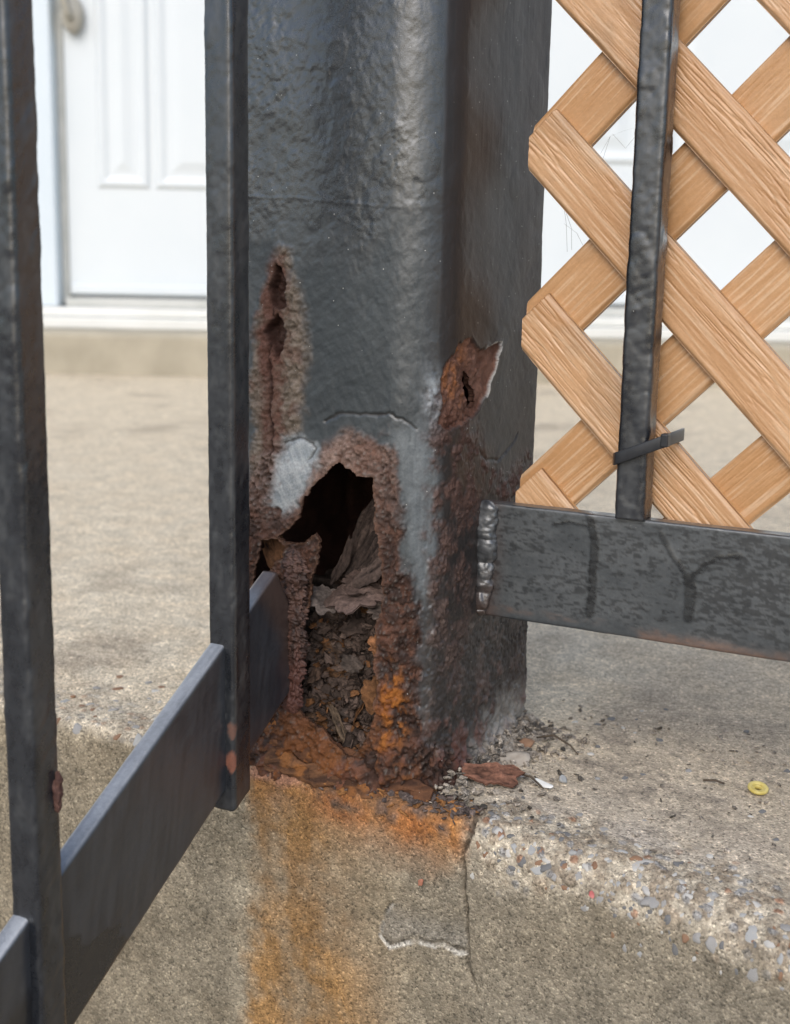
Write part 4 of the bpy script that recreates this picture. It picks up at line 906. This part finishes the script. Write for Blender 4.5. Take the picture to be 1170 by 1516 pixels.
# ------------------------------------------------------------------ small things on the landing
def on_land(tv, qv): p, an, _ = surf(tv, qv); return Wp(*(p.tolist()))
def world_tq(x, y):
    d = Vector((x, y, 0)) - C0; t = d.dot(uu) * 1000; w_ = d.dot(vv) * 1000
    e = float(np.interp(t, EDGE[:, 0], EDGE[:, 1])); R = 9 + 9 * float(sstep(15, 70, t)); return t, -(w_ - e - R) - R * math.pi / 4
def landing_z(x, y):
    t, q = world_tq(x, y); p, _, _ = surf(t, q); return float(p[2])
rng = np.random.RandomState(77)
me = flake_obj(rng, 12.5, 8.5, 1.0, .02, (.20,.095,.062)); me.transform(Matrix.Scale(.001, 4))
o = add('rust_flake', me, None, (.0475, .5505, landing_z(.0475, .5505) + .0042)); o.rotation_euler = (rad(17), rad(3), rad(8)); tag(o, 'thick oval rust flake lying on the concrete right of the post', 'rust flake')
def chip(name, x, y, L_, W_, mat, rot, label, cat, th=.5, curl=.1):
    V, Q_, T_, c = flake_mesh(rng, L_, W_, th, curl, (.5,.5,.5)); me = mesh_np(name, V / 1000, Q_, mat, tris=T_, smooth=False)
    o = add(name, me, None, (x, y, landing_z(x, y) + .0016)); o.rotation_euler = rot; return tag(o, label, cat)
chip('paint_chip', .0690, .5470, 5.2, 1.9, M_PCHIP, (rad(25), rad(8), rad(-32)), 'white paint chip on the concrete beside the oval rust flake', 'paint chip')
chip('stone_chip', .0790, .5530, 2.6, 2.2, STONE_M[4], (rad(40), 0, rad(60)), 'small blue-grey stone chip in the dirt right of the white paint chip', 'stone', 1.6)
chip('mortar_chip', .0590, .5735, 7.5, 5.5, M_MORTAR, (rad(14), rad(-6), rad(20)), 'pale mortar chip lying in the dirt behind the oval rust flake', 'mortar chip', 1.6)
chip('stone_chip', .0665, .5960, 4.5, 3.5, STONE_M[3], (rad(25), 0, rad(10)), 'brown stone chip at the right rear foot of the post', 'stone', 1.6)
chip('plastic_scrap', .0800, .4660, 1.0, 1.9, M_PINK, (rad(30), 0, 0), 'tiny red plastic scrap on the worn concrete edge', 'scrap', .5)
V_, Q2_, T2_, c_ = flake_mesh(rng, 1.3, 1.8, 1.0, .0, (.5,.5,.5)); o = add('brick_crumb', mesh_np('brick_crumb', V_ / 1000, Q2_, STONE_M[5], tris=T2_, smooth=False), None, Wp(.0029, -.0098, -.032)); o.rotation_euler = (rad(85), 0, -TH)
tag(o, 'tiny orange brick crumb stuck to the front face of the concrete', 'crumb')
# yellow plastic grommet
gr = bpy.data.objects.new('plastic_grommet', None); COL.objects.link(gr); gx, gy = .1664, .546
gr.location = (gx, gy, landing_z(gx, gy) + .0022); gr.rotation_euler = (rad(14), rad(-4), rad(20)); tag(gr, 'small yellow plastic grommet lying on the concrete at the right', 'grommet')
def lathe(name, prof, mat, parent, seg=24):
    V = [(r_ * math.cos(2 * math.pi * k / seg), r_ * math.sin(2 * math.pi * k / seg), z_) for r_, z_ in prof for k in range(seg)]
    return add(name, mesh_np(name, V, grid_quads(len(prof), seg, True), mat), parent)
lathe('ring', [(x / 1000, y / 1000) for x, y in ((2.3,-.4), (4.2,-.5), (4.7,0), (4.6,.8), (4.0,1.2), (3.0,1.1), (2.6,.6), (2.3,-.4))], M_YELLOW, gr)
lathe('stem', [(x / 1000, y / 1000) for x, y in ((2.2,-2.0), (2.6,-1.6), (2.7,-.3), (2.5,.4), (1.7,.4), (1.6,-1.9), (2.2,-2.0))], M_YELLOW, gr)
# twigs
for k, (pts, lab) in enumerate([([(.0590,.5560,.002), (.0640,.5500,.0035), (.0680,.5435,.002), (.0690,.5420,.0015)], 'thin dark twig lying beside the white paint chip'),
        ([(.0720,.6000,.003), (.0800,.5960,.006), (.0870,.5880,.004), (.0900,.5820,.002)], 'bent dark twig in the dirt behind the post'),
        ([(.1440,.5560,.001), (.1490,.5540,.002), (.1530,.5530,.001)], 'short dark twig left of the yellow grommet')]):
    pts = [(x, y, landing_z(x, y) + z) for x, y, z in pts]; tag(tube('twig', pts, [.0005, .0006, .0005, .0003][:len(pts)], M_TWIG, None, 6), lab, 'twig')
# dirt and grit swept against the foot of the post
def build_dirt():
    rng = np.random.RandomState(9); V = []; Q_ = []; T_ = []; C = []; nV = 0
    t = np.arange(-4, 62, .8); w_ = np.arange(-12, 128, .8); Wg, T = np.meshgrid(w_, t, indexing='ij')
    n = fbm(T / 6, Wg / 6, o=4, seed=701); n2 = fbm(T / 20, Wg / 20, o=3, seed=703); cv, cd = cells(T / 2.4, Wg / 2.4, 705)
    h = 9 * np.exp(-np.clip(T, 0, None) / (7 + 5 * n2 + 9 * sstep(40, 90, Wg))) * sstep(6, 34, Wg + 3 * n) * (1 - sstep(112, 126, Wg)) + 2.5 * n + 1.3 * (cv - .5) - 2.3 - 3.0 * sstep(20, 55, T)
    Cm = mix((.17,.145,.12), (.37,.325,.27), np.clip(.5 + .9 * n + .8 * (cv - .5), 0, 1)); Cm = mix(Cm, (.10,.085,.07), sstep(.15, .5, fbm(T / 9, Wg / 9, o=3, seed=707)) * .8)
    e = np.interp(T, EDGE[:, 0], EDGE[:, 1]); h = h - 6 * sstep(22, 12, Wg - e)
    V.append(np.stack([T, Wg, h], -1).reshape(-1, 3)); gq_ = grid_quads(*T.shape)[:, ::-1]; Q_.append(gq_[((Wg - e) > 20).ravel()[gq_].all(1)]); C.append(Cm.reshape(-1, 3)); nV = T.size
    for k in range(520):
        far = rng.rand() < .35
        tv = abs(rng.randn()) * 16 + 1 if not far else rng.uniform(0, 170); wv = rng.uniform(0, 118) if not far else rng.uniform(0, 160)
        L_ = rng.uniform(.5, 2.2) * (.7 if far else 1); col = np.array((.26,.225,.185)) * rng.uniform(.25, 1.6)
        z = (8 * math.exp(-tv / 10) if tv < 40 and 4 < wv < 112 else 0) + .4
        f, q_, tr, c = flake_mesh(rng, L_, L_ * rng.uniform(.3, .9), L_ * rng.uniform(.2, .7), 0, col); f = f @ rotm(rng.randn() * .5, rng.randn() * .5, rng.rand() * 6).T + np.array((tv, wv, z))
        V.append(f); Q_.append(q_ + nV); T_.append(tr + nV); C.append(c); nV += len(f)
    me = mesh_np('dirt', np.concatenate(V) / 1000, np.concatenate(Q_), M_CONC, np.clip(np.concatenate(C), .01, .9), np.full(nV, .9), tris=np.concatenate(T_))
    tag(add('dirt', me, None, C0, -TH), 'grey grit and dirt gathered at the right foot of the post', 'dirt', kind='stuff')
build_dirt()
# crumbs of rust fallen along the edge below the post
def build_crumbs():
    rng = np.random.RandomState(19); V = []; Q_ = []; T_ = []; C = []; nV = 0
    for k in range(420):
        tv = rng.uniform(-62, 24); qv = rng.normal(-9, 4.5); p, an, _ = surf(tv, min(qv, 4)); L_ = rng.uniform(.5, 2.6)
        col = np.array((.11,.085,.075)) * rng.uniform(.5, 1.5) if rng.rand() < .6 else np.array((.30,.14,.05)) * rng.uniform(.6, 1.2)
        f, q_, tr, c = flake_mesh(rng, L_, L_ * rng.uniform(.4, .9), .3 + .2 * L_, 0, col); f = f @ rotm(rng.randn() * .45 + .3, rng.randn() * .4, rng.rand() * 6).T + p * 1000 + np.array((0, 0, .5))
        V.append(f); Q_.append(q_ + nV); T_.append(tr + nV); C.append(c); nV += len(f)
    me = mesh_np('rust_crumbs', np.concatenate(V) / 1000, np.concatenate(Q_), M_FLAKE, np.clip(np.concatenate(C), .01, .9), np.full(nV, .8), tris=np.concatenate(T_), smooth=False)
    tag(add('rust_crumbs', me, None, C0, -TH), 'dark rust crumbs scattered on the concrete edge under the post', 'rust crumbs', kind='stuff')
build_crumbs()
# cobweb threads in the lattice openings
def web(lines, label):
    V = []; Q_ = []; nV = 0; rng = np.random.RandomState(len(lines))
    for pts in lines:
        n = len(pts)
        for i, (a, z, wq) in enumerate(pts):
            for k in range(3):
                th = 2.09 * k; r_ = .07; V.append(((a + r_ * math.cos(th)) / 1000, wq / 1000 + r_ * math.sin(th) / 1000, z / 1000 + r_ * .4 * math.sin(th) / 1000))
        Q_.append(grid_quads(n, 3, True) + nV); nV += n * 3
    tag(add('cobweb', mesh_np('cobweb', V, np.concatenate(Q_), M_WEB), None, C0, -TH), label, 'cobweb')
web([[(54.5,299,66), (48,292,66), (40.5,284,66)], [(60,290,66), (52,288,65), (46,286,66), (42,279,66)], [(46,286,66), (43,276,66), (40,266,66)], [(58,287,66), (53,281,66), (47,287,66)]], 'thin cobweb threads in the upper lattice opening left of the baluster')
web([[(26.5,257.4,66), (28,250,66), (29,238,66)], [(26.5,257.4,66), (30.5,248,66), (31,238.8,66)], [(27,250,66), (33,246,66), (36,241,66)]], 'cobweb threads in the lattice opening beside the post')
